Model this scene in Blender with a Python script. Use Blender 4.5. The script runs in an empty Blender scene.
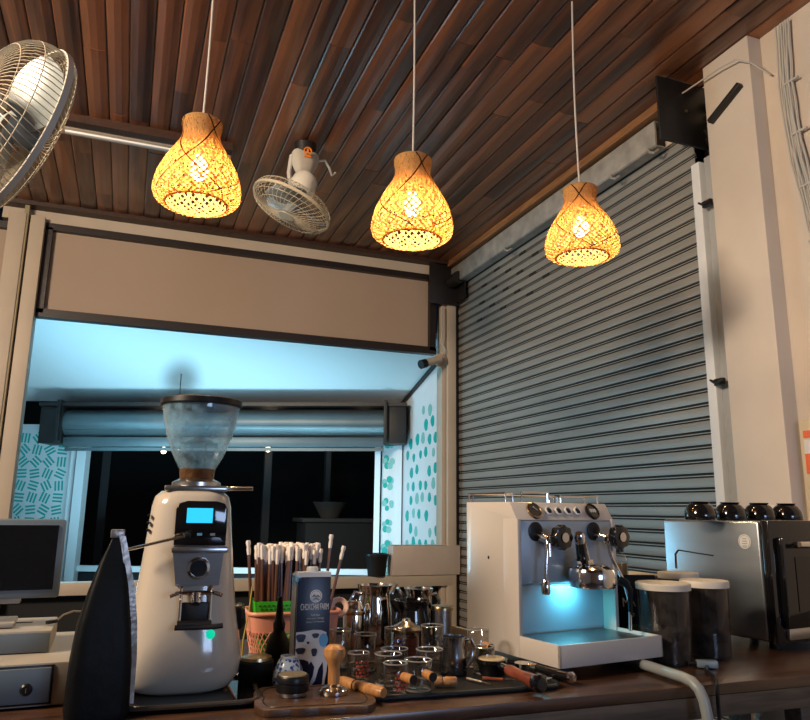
import bpy, bmesh, math, random
from mathutils import Vector, Matrix, Euler
random.seed(7)
C = bpy.context.scene.collection
scene = bpy.context.scene
PI = math.pi

# ---------------------------------------------------------------- camera, world, lights, exposure
cam_d = bpy.data.cameras.new('camera'); cam = bpy.data.objects.new('camera', cam_d); C.objects.link(cam)
cr, cu, cf = Vector((.934, -.356, .012)), Vector((-.085, -.188, .978)), Vector((.346, .915, .206))
m = Matrix((( cr.x, cu.x, -cf.x, 0), (cr.y, cu.y, -cf.y, 0), (cr.z, cu.z, -cf.z, 1.25), (0, 0, 0, 1)))
cam.matrix_world = m
cam_d.sensor_width = 36; cam_d.lens = 31.96; cam_d.clip_start = .05
scene.camera = cam
scene.view_settings.view_transform = 'Standard'
scene.view_settings.look = 'None'
scene.view_settings.exposure = 0.0
scene.view_settings.gamma = 1
scene.view_settings.use_curve_mapping = False
scene.cycles.max_bounces = 10
scene.cycles.transparent_max_bounces = 24
scene.cycles.sample_clamp_indirect = 4
scene.cycles.caustics_reflective = False
scene.cycles.caustics_refractive = False

world = bpy.data.worlds.new('night'); scene.world = world; world.use_nodes = True
world.node_tree.nodes['Background'].inputs[0].default_value = (.25, .4, .6, 1)
world.node_tree.nodes['Background'].inputs[1].default_value = .012

def light(name, kind, loc, power, col, size=.2, size_y=None, target=None, spread=None):
    d = bpy.data.lights.new(name, kind); d.energy = power; d.color = col
    if kind == 'AREA':
        d.shape = 'RECTANGLE'; d.size = size; d.size_y = size_y or size
        if spread: d.spread = spread
    else:
        d.shadow_soft_size = size
    o = bpy.data.objects.new(name, d); C.objects.link(o); o.location = loc
    if target is not None:
        o.rotation_euler = (Vector(target) - Vector(loc)).to_track_quat('-Z', 'Y').to_euler()
    return o
WARM = (1.0, .78, .52)
# the room's own ceiling lamps behind the photographer, the cool tubes of the shop front behind; the porch lights are added, unseen fills
light('room_ceiling_lamp', 'AREA', (-2.2, 1.1, 2.85), 112, (1.0, .80, .60), .9, .5, (1.4, 3.9, 1.7), math.radians(140))
light('shop_front_tubes', 'AREA', (1.4, -2.3, 1.5), 30, (.48, .66, 1.0), 1.0, .8, (.5, 2.2, 1.0))
light('porch_up_fill', 'AREA', (.8, 5.3, .40), 29, (.40, .80, 1.0), 2.2, .12, (.8, 6.6, 1.9), math.radians(100))  # added upward fill behind the low wall, evens out the porch ceiling
light('porch_side_fill', 'AREA', (-.92, 5.6, 1.3), 40, (.30, .74, 1.0), .5, 1.4, (1.6, 5.2, 1.9))  # added fill behind the left jamb, cools the leaf wall and shutter

# ---------------------------------------------------------------- material helpers
def newmat(name):
    mt = bpy.data.materials.new(name); mt.use_nodes = True
    nt = mt.node_tree; b = nt.nodes['Principled BSDF']
    return mt, nt, b
def mat(name, col, rough=.5, metal=0., var=.0, scale=8., bump=0., coat=0., emit=None, estr=0., spec=.5, stretch=None):
    mt, nt, b = newmat(name)
    b.inputs['Roughness'].default_value = rough
    b.inputs['Metallic'].default_value = metal
    b.inputs['Specular IOR Level'].default_value = spec
    if coat:
        b.inputs['Coat Weight'].default_value = coat; b.inputs['Coat Roughness'].default_value = .08
    c4 = (*col, 1)
    b.inputs['Base Color'].default_value = c4
    if var or bump:
        tc = nt.nodes.new('ShaderNodeTexCoord'); mp = nt.nodes.new('ShaderNodeMapping'); nz = nt.nodes.new('ShaderNodeTexNoise')
        nt.links.new(tc.outputs['Object'], mp.inputs[0]); nt.links.new(mp.outputs[0], nz.inputs[0])
        if stretch: mp.inputs['Scale'].default_value = stretch
        nz.inputs['Scale'].default_value = scale; nz.inputs['Detail'].default_value = 6
        if var:
            rp = nt.nodes.new('ShaderNodeValToRGB')
            rp.color_ramp.elements[0].position = .3; rp.color_ramp.elements[1].position = .7
            rp.color_ramp.elements[0].color = (*[max(0, x*(1-var)) for x in col], 1)
            rp.color_ramp.elements[1].color = (*[min(1, x*(1+var)) for x in col], 1)
            nt.links.new(nz.outputs['Fac'], rp.inputs[0]); nt.links.new(rp.outputs[0], b.inputs['Base Color'])
        if bump:
            bp = nt.nodes.new('ShaderNodeBump'); bp.inputs['Strength'].default_value = bump; bp.inputs['Distance'].default_value = .01
            nt.links.new(nz.outputs['Fac'], bp.inputs['Height']); nt.links.new(bp.outputs[0], b.inputs['Normal'])
    if emit:
        b.inputs['Emission Color'].default_value = (*emit, 1); b.inputs['Emission Strength'].default_value = estr
    return mt
def wood(name, dark, light_, rough=.4, scale=5., stretch=(14, 1, 14), coat=0., attr=False, bump=.15):
    mt, nt, b = newmat(name)
    b.inputs['Roughness'].default_value = rough; b.inputs['Coat Weight'].default_value = coat
    b.inputs['Coat Roughness'].default_value = .2
    tc = nt.nodes.new('ShaderNodeTexCoord'); mp = nt.nodes.new('ShaderNodeMapping'); nz = nt.nodes.new('ShaderNodeTexNoise')
    mp.inputs['Scale'].default_value = stretch
    nz.inputs['Scale'].default_value = scale; nz.inputs['Detail'].default_value = 8; nz.inputs['Distortion'].default_value = .6
    nt.links.new(tc.outputs['Object'], mp.inputs[0]); nt.links.new(mp.outputs[0], nz.inputs[0])
    rp = nt.nodes.new('ShaderNodeValToRGB'); rp.color_ramp.elements[0].position = .25; rp.color_ramp.elements[1].position = .75
    rp.color_ramp.elements[0].color = (*dark, 1); rp.color_ramp.elements[1].color = (*light_, 1)
    fac = nz.outputs['Fac']
    if attr:
        at = nt.nodes.new('ShaderNodeAttribute'); at.attribute_name = 'board'
        mx = nt.nodes.new('ShaderNodeMath'); mx.operation = 'MULTIPLY_ADD'; mx.inputs[1].default_value = .38; mx.inputs[2].default_value = -.19
        ad = nt.nodes.new('ShaderNodeMath'); ad.operation = 'ADD'
        nt.links.new(at.outputs['Fac'], mx.inputs[0]); nt.links.new(mx.outputs[0], ad.inputs[0]); nt.links.new(fac, ad.inputs[1])
        fac = ad.outputs[0]
        # each board gets its own grain
        vm = nt.nodes.new('ShaderNodeVectorMath'); vm.operation = 'ADD'
        cb = nt.nodes.new('ShaderNodeCombineXYZ'); m2 = nt.nodes.new('ShaderNodeMath'); m2.operation = 'MULTIPLY'; m2.inputs[1].default_value = 37
        nt.links.new(at.outputs['Fac'], m2.inputs[0]); nt.links.new(m2.outputs[0], cb.inputs[1])
        nt.links.new(mp.outputs[0], vm.inputs[0]); nt.links.new(cb.outputs[0], vm.inputs[1]); nt.links.new(vm.outputs[0], nz.inputs[0])
    nt.links.new(fac, rp.inputs[0]); nt.links.new(rp.outputs[0], b.inputs['Base Color'])
    bp = nt.nodes.new('ShaderNodeBump'); bp.inputs['Strength'].default_value = bump; bp.inputs['Distance'].default_value = .004
    nt.links.new(nz.outputs['Fac'], bp.inputs['Height']); nt.links.new(bp.outputs[0], b.inputs['Normal'])
    return mt
def glassy(name, tint=(1, 1, 1), milky=0., mcol=(.8, .9, 1), rough=.03, refl=1.5):
    mt, nt, b = newmat(name); nt.nodes.remove(b)
    out = nt.nodes['Material Output']
    tr = nt.nodes.new('ShaderNodeBsdfTransparent'); tr.inputs[0].default_value = (*tint, 1)
    gl = nt.nodes.new('ShaderNodeBsdfGlossy'); gl.inputs['Roughness'].default_value = rough
    lw = nt.nodes.new('ShaderNodeLayerWeight'); lw.inputs[0].default_value = .5
    pw = nt.nodes.new('ShaderNodeMath'); pw.operation = 'POWER'; pw.inputs[1].default_value = 3.0; nt.links.new(lw.outputs['Facing'], pw.inputs[0])
    fr = nt.nodes.new('ShaderNodeMath'); fr.operation = 'MULTIPLY_ADD'; fr.inputs[1].default_value = refl-.9; fr.inputs[2].default_value = .05; nt.links.new(pw.outputs[0], fr.inputs[0])
    mx = nt.nodes.new('ShaderNodeMixShader'); nt.links.new(fr.outputs[0], mx.inputs[0])
    nt.links.new(tr.outputs[0], mx.inputs[1]); nt.links.new(gl.outputs[0], mx.inputs[2])
    last = mx
    if milky:
        df = nt.nodes.new('ShaderNodeBsdfDiffuse'); df.inputs[0].default_value = (*mcol, 1)
        tl = nt.nodes.new('ShaderNodeBsdfTranslucent'); tl.inputs[0].default_value = (*mcol, 1)
        ms = nt.nodes.new('ShaderNodeMixShader'); ms.inputs[0].default_value = .5
        nt.links.new(df.outputs[0], ms.inputs[1]); nt.links.new(tl.outputs[0], ms.inputs[2])
        m2 = nt.nodes.new('ShaderNodeMixShader')
        nz = nt.nodes.new('ShaderNodeTexNoise'); nz.inputs['Scale'].default_value = 45; nz.inputs['Detail'].default_value = 5
        tc = nt.nodes.new('ShaderNodeTexCoord'); nt.links.new(tc.outputs['Object'], nz.inputs[0])
        rp = nt.nodes.new('ShaderNodeValToRGB'); rp.color_ramp.elements[0].position = .35; rp.color_ramp.elements[1].position = .72
        rp.color_ramp.elements[0].color = (milky*.35,)*3 + (1,); rp.color_ramp.elements[1].color = (min(1, milky*1.8),)*3 + (1,)
        nt.links.new(nz.outputs['Fac'], rp.inputs[0]); nt.links.new(rp.outputs[0], m2.inputs[0])
        nt.links.new(mx.outputs[0], m2.inputs[1]); nt.links.new(ms.outputs[0], m2.inputs[2]); last = m2
    nt.links.new(last.outputs[0], out.inputs[0])
    return mt
def glass(name, col=(1, 1, 1), rough=.0):
    mt, nt, b = newmat(name)
    b.inputs['Base Color'].default_value = (*col, 1); b.inputs['Transmission Weight'].default_value = 1
    b.inputs['Roughness'].default_value = rough; b.inputs['IOR'].default_value = 1.45
    return mt

M = {}
M['boards'] = wood('ceiling_boards', (.052, .018, .008), (.31, .112, .042), rough=.40, scale=1.3, stretch=(12, .9, 12), attr=True, coat=.4)
M['darkwood'] = wood('dark_wood_strip', (.02, .008, .004), (.06, .024, .012), rough=.5)
M['lightwood'] = wood('tan_wood_strip', (.16, .065, .022), (.36, .17, .07), rough=.45, stretch=(14, 1, 14))
M['counter'] = wood('counter_top', (.016, .007, .004), (.095, .042, .021), rough=.3, scale=3, stretch=(2, 12, 12), coat=.2)
M['beam'] = wood('counter_beam', (.035, .024, .016), (.12, .085, .06), rough=.6, scale=4, stretch=(1.5, 14, 14))
M['board'] = wood('serving_board', (.025, .011, .006), (.11, .05, .024), rough=.4, scale=5, stretch=(3, 12, 12))
M['oak'] = wood('turned_wood', (.30, .12, .035), (.56, .28, .10), rough=.35, scale=10, stretch=(10, 10, 2))
M['redwood'] = wood('reddish_wood', (.12, .025, .012), (.30, .075, .035), rough=.3, scale=12, stretch=(3, 3, 3), coat=.4)
M['cream'] = mat('cream_paint', (.50, .42, .33), .55, var=.08, scale=3)
M['pinkcream'] = mat('pillar_paint', (.60, .52, .44), .55, var=.07, scale=2.5, bump=.08)
M['panel'] = mat('beige_panel', (.38, .285, .215), .6, var=.04, scale=1.5)
M['white'] = mat('white_paint', (.74, .76, .78), .5, var=.03, scale=3)
M['wallw'] = mat('wall_paint', (.55, .52, .49), .7, var=.06, scale=3)
M['frameblk'] = mat('black_brown_frame', (.014, .008, .007), .45)
M['blacksteel'] = mat('black_steel', (.009, .007, .006), .5, var=.3, scale=10)
M['galv'] = mat('galvanised_channel', (.36, .34, .31), .5, metal=.2, var=.25, scale=12)
M['shutter'] = mat('shutter_grey', (.30, .285, .255), .45, metal=.25, var=.13, scale=2.5, stretch=(1, .6, 3))
M['shutdark'] = mat('shutter_groove', (.012, .011, .010), .7)
M['shutfar'] = mat('far_shutter_blue_grey', (.10, .13, .14), .4, metal=.35, var=.1, scale=4)
M['floor'] = mat('dark_floor', (.07, .06, .055), .5, var=.2, scale=4)
M['black'] = mat('black_plastic', (.008, .008, .009), .35, spec=.3)
M['gblack'] = mat('glossy_black', (.006, .006, .007), .08, coat=.5)
M['rubber'] = mat('matt_rubber', (.010, .009, .009), .6, spec=.2)
M['chrome'] = mat('chrome', (.75, .73, .70), .10, metal=1)
M['steel'] = mat('brushed_steel', (.50, .50, .50), .28, metal=1, var=.06, scale=30, stretch=(1, 1, 12))
M['ovensteel'] = mat('oven_side_steel', (.46, .52, .57), .30, metal=.95, var=.10, scale=3, stretch=(1, 1, 5))
M['machwhite'] = mat('machine_white_enamel', (.54, .49, .44), .32, coat=.25)
M['grindercream'] = mat('grinder_cream_gloss', (.54, .47, .38), .16, coat=.7)
M['facegrey'] = mat('machine_grey_face', (.34, .42, .52), .32, metal=.4)
M['cord'] = mat('white_cord', (.50, .47, .43), .5)
M['bamboo'] = None
M['fanwire'] = mat('fan_cream', (.46, .40, .29), .35)
M['fanwhite'] = mat('fan_white', (.58, .55, .47), .35)
M['fanblade'] = mat('fan_blade_grey', (.26, .29, .29), .25)
M['orange'] = mat('orange_mark', (.75, .20, .02), .4)
M['teal'] = mat('teal_print', (.0, .40, .36), .6)
M['tealpale'] = mat('pale_teal_print', (.22, .52, .48), .6)
M['pinkplastic'] = mat('pink_plastic', (.66, .27, .18), .4)
M['green'] = mat('green_plastic', (.04, .45, .02), .4)
M['straw'] = mat('brown_straw', (.11, .048, .028), .25)
M['strawfilm'] = mat('clear_straw_wrap', (.80, .72, .64), .2)
M['navy'] = mat('carton_navy', (.005, .010, .036), .35)
M['milkwhite'] = mat('carton_white', (.62, .62, .62), .4)
M['skyblue'] = mat('carton_light_blue', (.10, .34, .60), .4)
M['lcd'] = mat('lcd_cyan', (.0, .05, .07), .3, emit=(.03, .62, .95), estr=1.1)
M['led'] = mat('led_green', (.0, .2, .12), .3, emit=(.0, .8, .45), estr=.8)
M['screen'] = mat('dark_screen', (.006, .007, .009), .12)
M['posgrey'] = mat('pos_grey', (.15, .19, .22), .35)
M['poscream'] = mat('printer_beige', (.36, .33, .28), .45)
M['drawergrey'] = mat('drawer_grey', (.13, .16, .18), .45, var=.05, scale=20)
M['foilblack'] = mat('foil_bag_black', (.003, .004, .005), .5, spec=.15, var=.2, scale=10, bump=.5)
M['foilsilver'] = mat('foil_bag_edge', (.32, .28, .25), .3, metal=.6, bump=.4, scale=20)
M['amber'] = glassy('amber_plastic', (.55, .27, .10), .25, (.45, .25, .12))
M['hopper'] = glassy('hopper_plastic', (.95, .99, 1.0), .20, (.50, .80, 1.0), refl=1.6)  # oily milky film; its blue tint paints in the cool porch light
M['clear'] = glassy('clear_plastic', (.85, .86, .86), .06, (.6, .6, .58))
M['rimglass'] = mat('glass_edge_bright', (.26, .25, .23), .06, spec=1.0)
M['smoke'] = glassy('smoky_canister', (.60, .55, .50), .16, (.30, .26, .23), refl=1.35)
M['glass'] = glass('glass', (.97, .97, .96))
M['glassthin'] = glassy('thin_glass', (.92, .91, .89), .0, rough=.03, refl=1.9)
M['coffee'] = mat('ground_coffee', (.018, .010, .007), .9, bump=.5, scale=60)
M['lidcream'] = mat('canister_lid', (.62, .56, .46), .5)
M['redprint'] = mat('red_print', (.42, .06, .03), .5)
M['gold'] = mat('gold_metal', (.42, .33, .19), .3, metal=1)
M['tanfelt'] = mat('tan_filter', (.50, .38, .22), .8, bump=.3, scale=90)
M['bronze'] = mat('bronze_rim', (.45, .30, .16), .25, metal=1)
M['hose'] = mat('grey_hose', (.24, .26, .26), .4)
M['kraft'] = mat('kraft_card', (.42, .23, .13), .7)
M['leaf'] = mat('plant_green', (.03, .14, .02), .5)
M['night'] = mat('night_wall', (.010, .011, .013), .8)
M['nightgrey'] = mat('night_grey', (.035, .04, .045), .7)
M['poster'] = mat('poster_paper', (.58, .50, .36), .6)
M['posterred'] = mat('poster_red', (.70, .14, .06), .6)
M['pink2'] = mat('pink_syrup', (.40, .10, .08), .3)
M['blueprint'] = mat('blue_print', (.05, .12, .34), .3)
M['wirewhite'] = mat('wire_white', (.46, .44, .40), .5)
M['bulb'] = mat('warm_bulb', (1, .9, .7), .3, emit=(1.0, .80, .48), estr=9)
M['bulbfar'] = mat('far_bulb', (1, .9, .8), .3, emit=(1.0, .80, .60), estr=6)
def bamboo_mat(name, d, t, w=.5):
    mt, nt, b = newmat(name); nt.nodes.remove(b); out = nt.nodes['Material Output']
    df = nt.nodes.new('ShaderNodeBsdfDiffuse'); df.inputs[0].default_value = (*d, 1)
    tl = nt.nodes.new('ShaderNodeBsdfTranslucent'); tl.inputs[0].default_value = (*t, 1)
    mx = nt.nodes.new('ShaderNodeMixShader'); mx.inputs[0].default_value = w
    nt.links.new(df.outputs[0], mx.inputs[1]); nt.links.new(tl.outputs[0], mx.inputs[2]); nt.links.new(mx.outputs[0], out.inputs[0])
    return mt
M['bamboo'] = bamboo_mat('woven_bamboo', (.54, .33, .13), (.52, .23, .05), .42)
M['bamboodark'] = bamboo_mat('dark_bamboo_strip', (.05, .018, .01), (.10, .03, .01), .3)

def spotted_ceiling():  # ceiling paint with one soft dark ellipse
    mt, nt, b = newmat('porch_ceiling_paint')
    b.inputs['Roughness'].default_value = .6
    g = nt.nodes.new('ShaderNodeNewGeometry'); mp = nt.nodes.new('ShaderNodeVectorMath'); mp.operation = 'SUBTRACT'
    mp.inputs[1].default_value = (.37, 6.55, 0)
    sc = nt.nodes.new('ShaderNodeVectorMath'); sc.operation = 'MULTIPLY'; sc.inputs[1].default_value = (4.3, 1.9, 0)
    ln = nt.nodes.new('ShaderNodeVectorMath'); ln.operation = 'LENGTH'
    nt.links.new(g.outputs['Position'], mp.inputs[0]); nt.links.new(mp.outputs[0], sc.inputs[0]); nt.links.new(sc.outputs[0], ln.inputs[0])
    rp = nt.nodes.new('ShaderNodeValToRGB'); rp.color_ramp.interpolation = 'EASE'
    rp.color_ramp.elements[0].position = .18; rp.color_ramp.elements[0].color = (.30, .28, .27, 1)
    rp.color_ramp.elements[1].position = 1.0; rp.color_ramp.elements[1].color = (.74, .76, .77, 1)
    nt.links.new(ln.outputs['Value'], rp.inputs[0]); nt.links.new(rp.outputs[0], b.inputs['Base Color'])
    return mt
M['porchceil'] = spotted_ceiling()

# ---------------------------------------------------------------- mesh helpers
class MB:
    def __init__(s): s.bm = bmesh.new()
    def _put(s, t, mtx=None):
        me = bpy.data.meshes.new('t'); t.to_mesh(me); t.free()
        if mtx is not None: me.transform(mtx)
        s.bm.from_mesh(me); bpy.data.meshes.remove(me)
    def box(s, c, d, rot=None, bev=0., seg=2):
        t = bmesh.new(); bmesh.ops.create_cube(t, size=1)
        bmesh.ops.scale(t, vec=d, verts=t.verts)
        if bev: bmesh.ops.bevel(t, geom=t.edges[:], offset=bev, segments=seg, affect='EDGES', profile=.5)
        mtx = Matrix.Translation(c)
        if rot is not None: mtx = mtx @ (Euler(rot).to_matrix().to_4x4() if not isinstance(rot, Matrix) else rot.to_4x4())
        s._put(t, mtx); return s
    def cyl(s, p0, p1, r0, r1=None, n=20, caps=True):
        r1 = r0 if r1 is None else r1
        p0, p1 = Vector(p0), Vector(p1); d = p1 - p0
        t = bmesh.new(); bmesh.ops.create_cone(t, cap_ends=caps, segments=n, radius1=r0, radius2=r1, depth=d.length)
        q = Vector((0, 0, 1)).rotation_difference(d.normalized())
        s._put(t, Matrix.Translation((p0+p1)/2) @ q.to_matrix().to_4x4()); return s
    def lathe(s, prof, n=32, c=(0, 0, 0), axis=(0, 0, 1), closed=False):
        t = bmesh.new(); rings = []
        for r, z in prof:
            if r < 1e-6: rings.append([t.verts.new((0, 0, z))])
            else: rings.append([t.verts.new((r*math.cos(2*PI*k/n), r*math.sin(2*PI*k/n), z)) for k in range(n)])
        pairs = list(zip(rings[:-1], rings[1:]))
        if closed: pairs.append((rings[-1], rings[0]))
        for a, b in pairs:
            for k in range(n):
                j = (k+1) % n
                if len(a) == 1 and len(b) == 1: continue
                if len(a) == 1: t.faces.new((a[0], b[j], b[k]))
                elif len(b) == 1: t.faces.new((a[k], a[j], b[0]))
                else: t.faces.new((a[k], a[j], b[j], b[k]))
        bmesh.ops.recalc_face_normals(t, faces=t.faces)
        q = Vector((0, 0, 1)).rotation_difference(Vector(axis).normalized())
        s._put(t, Matrix.Translation(c) @ q.to_matrix().to_4x4()); return s
    def tube(s, pts, r, n=8, closed=False, taper=None):
        pts = [Vector(p) for p in pts]; t = bmesh.new(); rings = []; N = len(pts)
        up = Vector((0, 0, 1)); prev = None
        for i, p in enumerate(pts):
            if closed: d = pts[(i+1) % N] - pts[i-1]
            else: d = pts[min(i+1, N-1)] - pts[max(i-1, 0)]
            d.normalize()
            if prev is None:
                a = d.orthogonal().normalized()
            else:
                a = prev - d*prev.dot(d)
                a = a.normalized() if a.length > 1e-5 else d.orthogonal().normalized()
            prev = a; b = d.cross(a)
            rr = r if taper is None else r*(taper[0] + (taper[1]-taper[0])*i/(N-1))
            rings.append([t.verts.new(p + (a*math.cos(2*PI*k/n) + b*math.sin(2*PI*k/n))*rr) for k in range(n)])
        for i in range(N if closed else N-1):
            A, B = rings[i], rings[(i+1) % N]
            for k in range(n): t.faces.new((A[k], A[(k+1) % n], B[(k+1) % n], B[k]))
        if not closed:
            t.faces.new(rings[0][::-1]); t.faces.new(rings[-1])
        bmesh.ops.recalc_face_normals(t, faces=t.faces)
        s._put(t); return s
    def prism(s, poly, d, frame, bev=0.):
        """poly: 2D points, extruded by d along the frame's third axis; frame = (origin, u, v)"""
        o, u, v = [Vector(x) for x in frame]; w = u.cross(v).normalized()
        t = bmesh.new()
        a = [t.verts.new(o + u*x + v*y) for x, y in poly]; b = [t.verts.new(o + u*x + v*y + w*d) for x, y in poly]
        t.faces.new(a[::-1]); t.faces.new(b); n = len(poly)
        for k in range(n): t.faces.new((a[k], a[(k+1) % n], b[(k+1) % n], b[k]))
        bmesh.ops.recalc_face_normals(t, faces=t.faces)
        if bev: bmesh.ops.bevel(t, geom=t.edges[:], offset=bev, segments=2, affect='EDGES', profile=.5)
        s._put(t); return s
    def loft(s, rings, cap=True):
        t = bmesh.new(); R = [[t.verts.new(p) for p in r] for r in rings]; n = len(R[0])
        for A, B in zip(R[:-1], R[1:]):
            for k in range(n): t.faces.new((A[k], A[(k+1) % n], B[(k+1) % n], B[k]))
        if cap: t.faces.new(R[0][::-1]); t.faces.new(R[-1])
        bmesh.ops.recalc_face_normals(t, faces=t.faces)
        s._put(t); return s
    def quad(s, *p):
        t = bmesh.new(); t.faces.new([t.verts.new(q) for q in p]); s._put(t); return s
    def build(s, name, m_, parent=None, smooth=35, loc=None, kind=None):
        me = bpy.data.meshes.new(name); s.bm.to_mesh(me); s.bm.free()
        me.materials.append(m_)
        if smooth:
            me.polygons.foreach_set('use_smooth', [True]*len(me.polygons)); me.set_sharp_from_angle(angle=math.radians(smooth))
        o = bpy.data.objects.new(name, me); C.objects.link(o)
        if parent: o.parent = parent
        if loc: o.location = loc
        if kind: o['kind'] = kind
        return o
def tag(o, label, cat, group=None, kind=None):
    o['label'] = label; o['category'] = cat
    if group: o['group'] = group
    if kind: o['kind'] = kind
    return o
def thing(name, loc, label, cat, rz=0, group=None):
    o = bpy.data.objects.new(name, None); C.objects.link(o); o.location = loc
    if isinstance(rz, (int, float)): o.rotation_euler = (0, 0, rz)
    else: o.rotation_euler = rz
    o.empty_display_size = .05
    return tag(o, label, cat, group)
def copy_tree(o, loc=None, rz=None, parent=None, label=None):
    c = o.copy(); C.objects.link(c)
    if parent: c.parent = parent
    if loc is not None: c.location = loc
    if rz is not None: c.rotation_euler = (0, 0, rz) if isinstance(rz, (int, float)) else rz
    if label: c['label'] = label
    for ch in [x for x in bpy.data.objects if x.parent is o]: copy_tree(ch, parent=c)
    return c
def struct(name, mb, m_, smooth=35):
    o = mb.build(name, m_, smooth=smooth); o['kind'] = 'structure'; return o
def text(name, s, size, m_, parent, loc, rot, sx=1., ext=.0004, align='CENTER'):
    cu_ = bpy.data.curves.new(name, 'FONT'); cu_.body = s; cu_.size = size; cu_.extrude = ext; cu_.align_x = align; cu_.align_y = 'CENTER'
    t = bpy.data.objects.new('t', cu_); C.objects.link(t)
    dg = bpy.context.evaluated_depsgraph_get(); me = bpy.data.meshes.new_from_object(t.evaluated_get(dg))
    bpy.data.objects.remove(t); me.materials.clear(); me.materials.append(m_)
    o = bpy.data.objects.new(name, me); C.objects.link(o); o.parent = parent; o.location = loc; o.rotation_euler = rot; o.scale = (sx, 1, 1)
    return o
def rrect(w, d, ex=4., n=40):
    """superellipse outline"""
    out = []
    for k in range(n):
        a = 2*PI*k/n; ca, sa = math.cos(a), math.sin(a)
        out.append((w/2*math.copysign(abs(ca)**(2/ex), ca), d/2*math.copysign(abs(sa)**(2/ex), sa)))
    return out
def wall_prof(outer, inner): return outer + inner[::-1]

# ---------------------------------------------------------------- THE SETTING
H = 3.183; BY = 5.0; SX = 2.344; PXF = 2.22; WX = 2.29
struct('floor', MB().box((0, 2.0, -.05), (6.5, 12, .1)), M['floor'])
# board ceiling: every board real, all one surface
def ceiling():
    t = MB(); ids = []
    x = -2.6; k = 0
    while x < 2.62:
        w = .098 + random.uniform(-.006, .006)
        y = -2.6 + random.uniform(-1.6, 0)
        while y < BY:
            L = random.uniform(.9, 2.6); y1 = min(y+L, BY+.06); y0 = max(y, -2.6)
            if y1 > y0 + .02:
                dz = random.uniform(0, .003)
                n0 = len(t.bm.faces)
                g = .0022
                tb = bmesh.new()
                pr = [(x+g, H+.02), (x+g, H+.005+dz), (x+g+.006, H+dz+.001), (x+w*.35, H+dz-.002), (x+w*.65, H+dz-.002), (x+w-g-.006, H+dz+.001), (x+w-g, H+.005+dz), (x+w-g, H+.02)]
                a = [tb.verts.new((px_, y0+.001, pz)) for px_, pz in pr]; b = [tb.verts.new((px_, y1-.001, pz)) for px_, pz in pr]
                for q in range(len(pr)-1): tb.faces.new((a[q], b[q], b[q+1], a[q+1]))
                tb.faces.new(a); tb.faces.new(b[::-1])
                bmesh.ops.recalc_face_normals(tb, faces=tb.faces)
                t._put(tb)
                ids += [random.random()]*(len(t.bm.faces)-n0)
            y += L
        x += w; k += 1
    n0 = len(t.bm.faces); t.box((0, 1.25, H+.045), (5.4, 7.7, .05)); ids += [.1]*(len(t.bm.faces)-n0)
    o = t.build('ceiling', M['boards'], smooth=0); o['kind'] = 'structure'
    at = o.data.attributes.new('board', 'FLOAT', 'FACE'); at.data.foreach_set('value', ids)
ceiling()
# ceiling strips
struct('trim_1', MB().box((-.05, 3.69, H-.02), (.86, .06, .045)), M['darkwood'])
o = thing('ceiling_batten', (-.05, 3.775, H), 'cream batten fixed to the board ceiling behind the left pendant lamp', 'batten')
MB().box((0, 0, -.022), (.86, .085, .044), bev=.006).build('housing', M['cream'], o)
MB().box((0, 0, -.048), (.80, .03, .012), bev=.004).build('cover', M['white'], o)
struct('trim_2', MB().box((.7, 4.955, H-.012), (3.3, .09, .03)), M['darkwood'])
struct('trim_3', MB().box((2.25, 3.63, H-.022), (.07, 2.64, .045)), M['lightwood'])
# back wall: cream beam, header frame and panels
struct('wall_back', MB().box((.73, 5.06, (3.079+H)/2), (3.26, .12, H-3.079)).box((-1.9, 5.06, (3.05+H)/2), (1.9, .12, H-3.05)), M['cream'])
struct('trim_4', MB().box((.75, 5.03, 3.058), (2.80, .07, .045)).box((.75, 5.03, 2.47), (2.80, .07, .055)).box((-.62, 5.03, 2.76), (.045, .07, .58)).box((2.12, 5.03, 2.76), (.05, .07, .58)), M['frameblk'])
struct('wall_header', MB().box((.75, 5.055, 2.76), (2.72, .03, .57)), M['panel'])
struct('trim_5', MB().box((-1.85, 5.03, 3.03), (2.0, .07, .045)).box((-1.85, 5.03, 2.46), (2.0, .07, .055)), M['frameblk'])
struct('wall_header_left', MB().box((-1.85, 5.055, 2.74), (2.0, .03, .57)), M['panel'])
struct('wall_left_bay', MB().box((-1.85, 5.06, 1.2), (2.0, .05, 2.45)), M['wallw'])
# door posts at both sides of the opening
struct('trim_6', MB().box((-.80, 5.0, 1.55), (.10, .16, 3.1), bev=.004).box((-.685, 5.01, 1.55), (.085, .14, 3.1), bev=.004).box((-.742, 5.05, 1.55), (.05, .06, 3.1)), M['cream'])
struct('trim_7', MB().box((-.752, 4.945, 1.58), (.028, .03, 3.19), bev=.003), mat('conduit_tan', (.34, .28, .17), .5))
struct('trim_8', MB().box((2.207, 5.03, 1.53), (.035, .10, 3.06), bev=.003).box((2.262, 5.01, 1.53), (.07, .12, 3.06), bev=.004).box((2.31, 5.05, 1.53), (.028, .08, 3.06), bev=.003), M['cream'])
# low counter wall under the opening: rail on dark boards with a white upright
struct('trim_9', MB().box((.77, 5.0, .765), (3.0, .10, .075), bev=.004).box((2.075, 5.0, .37), (.06, .08, .74)).box((.6, 5.0, .37), (.06, .08, .74)), M['cream'])
struct('wall_low', MB().box((.77, 5.05, .36), (3.1, .02, .73)), M['night'])
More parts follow.
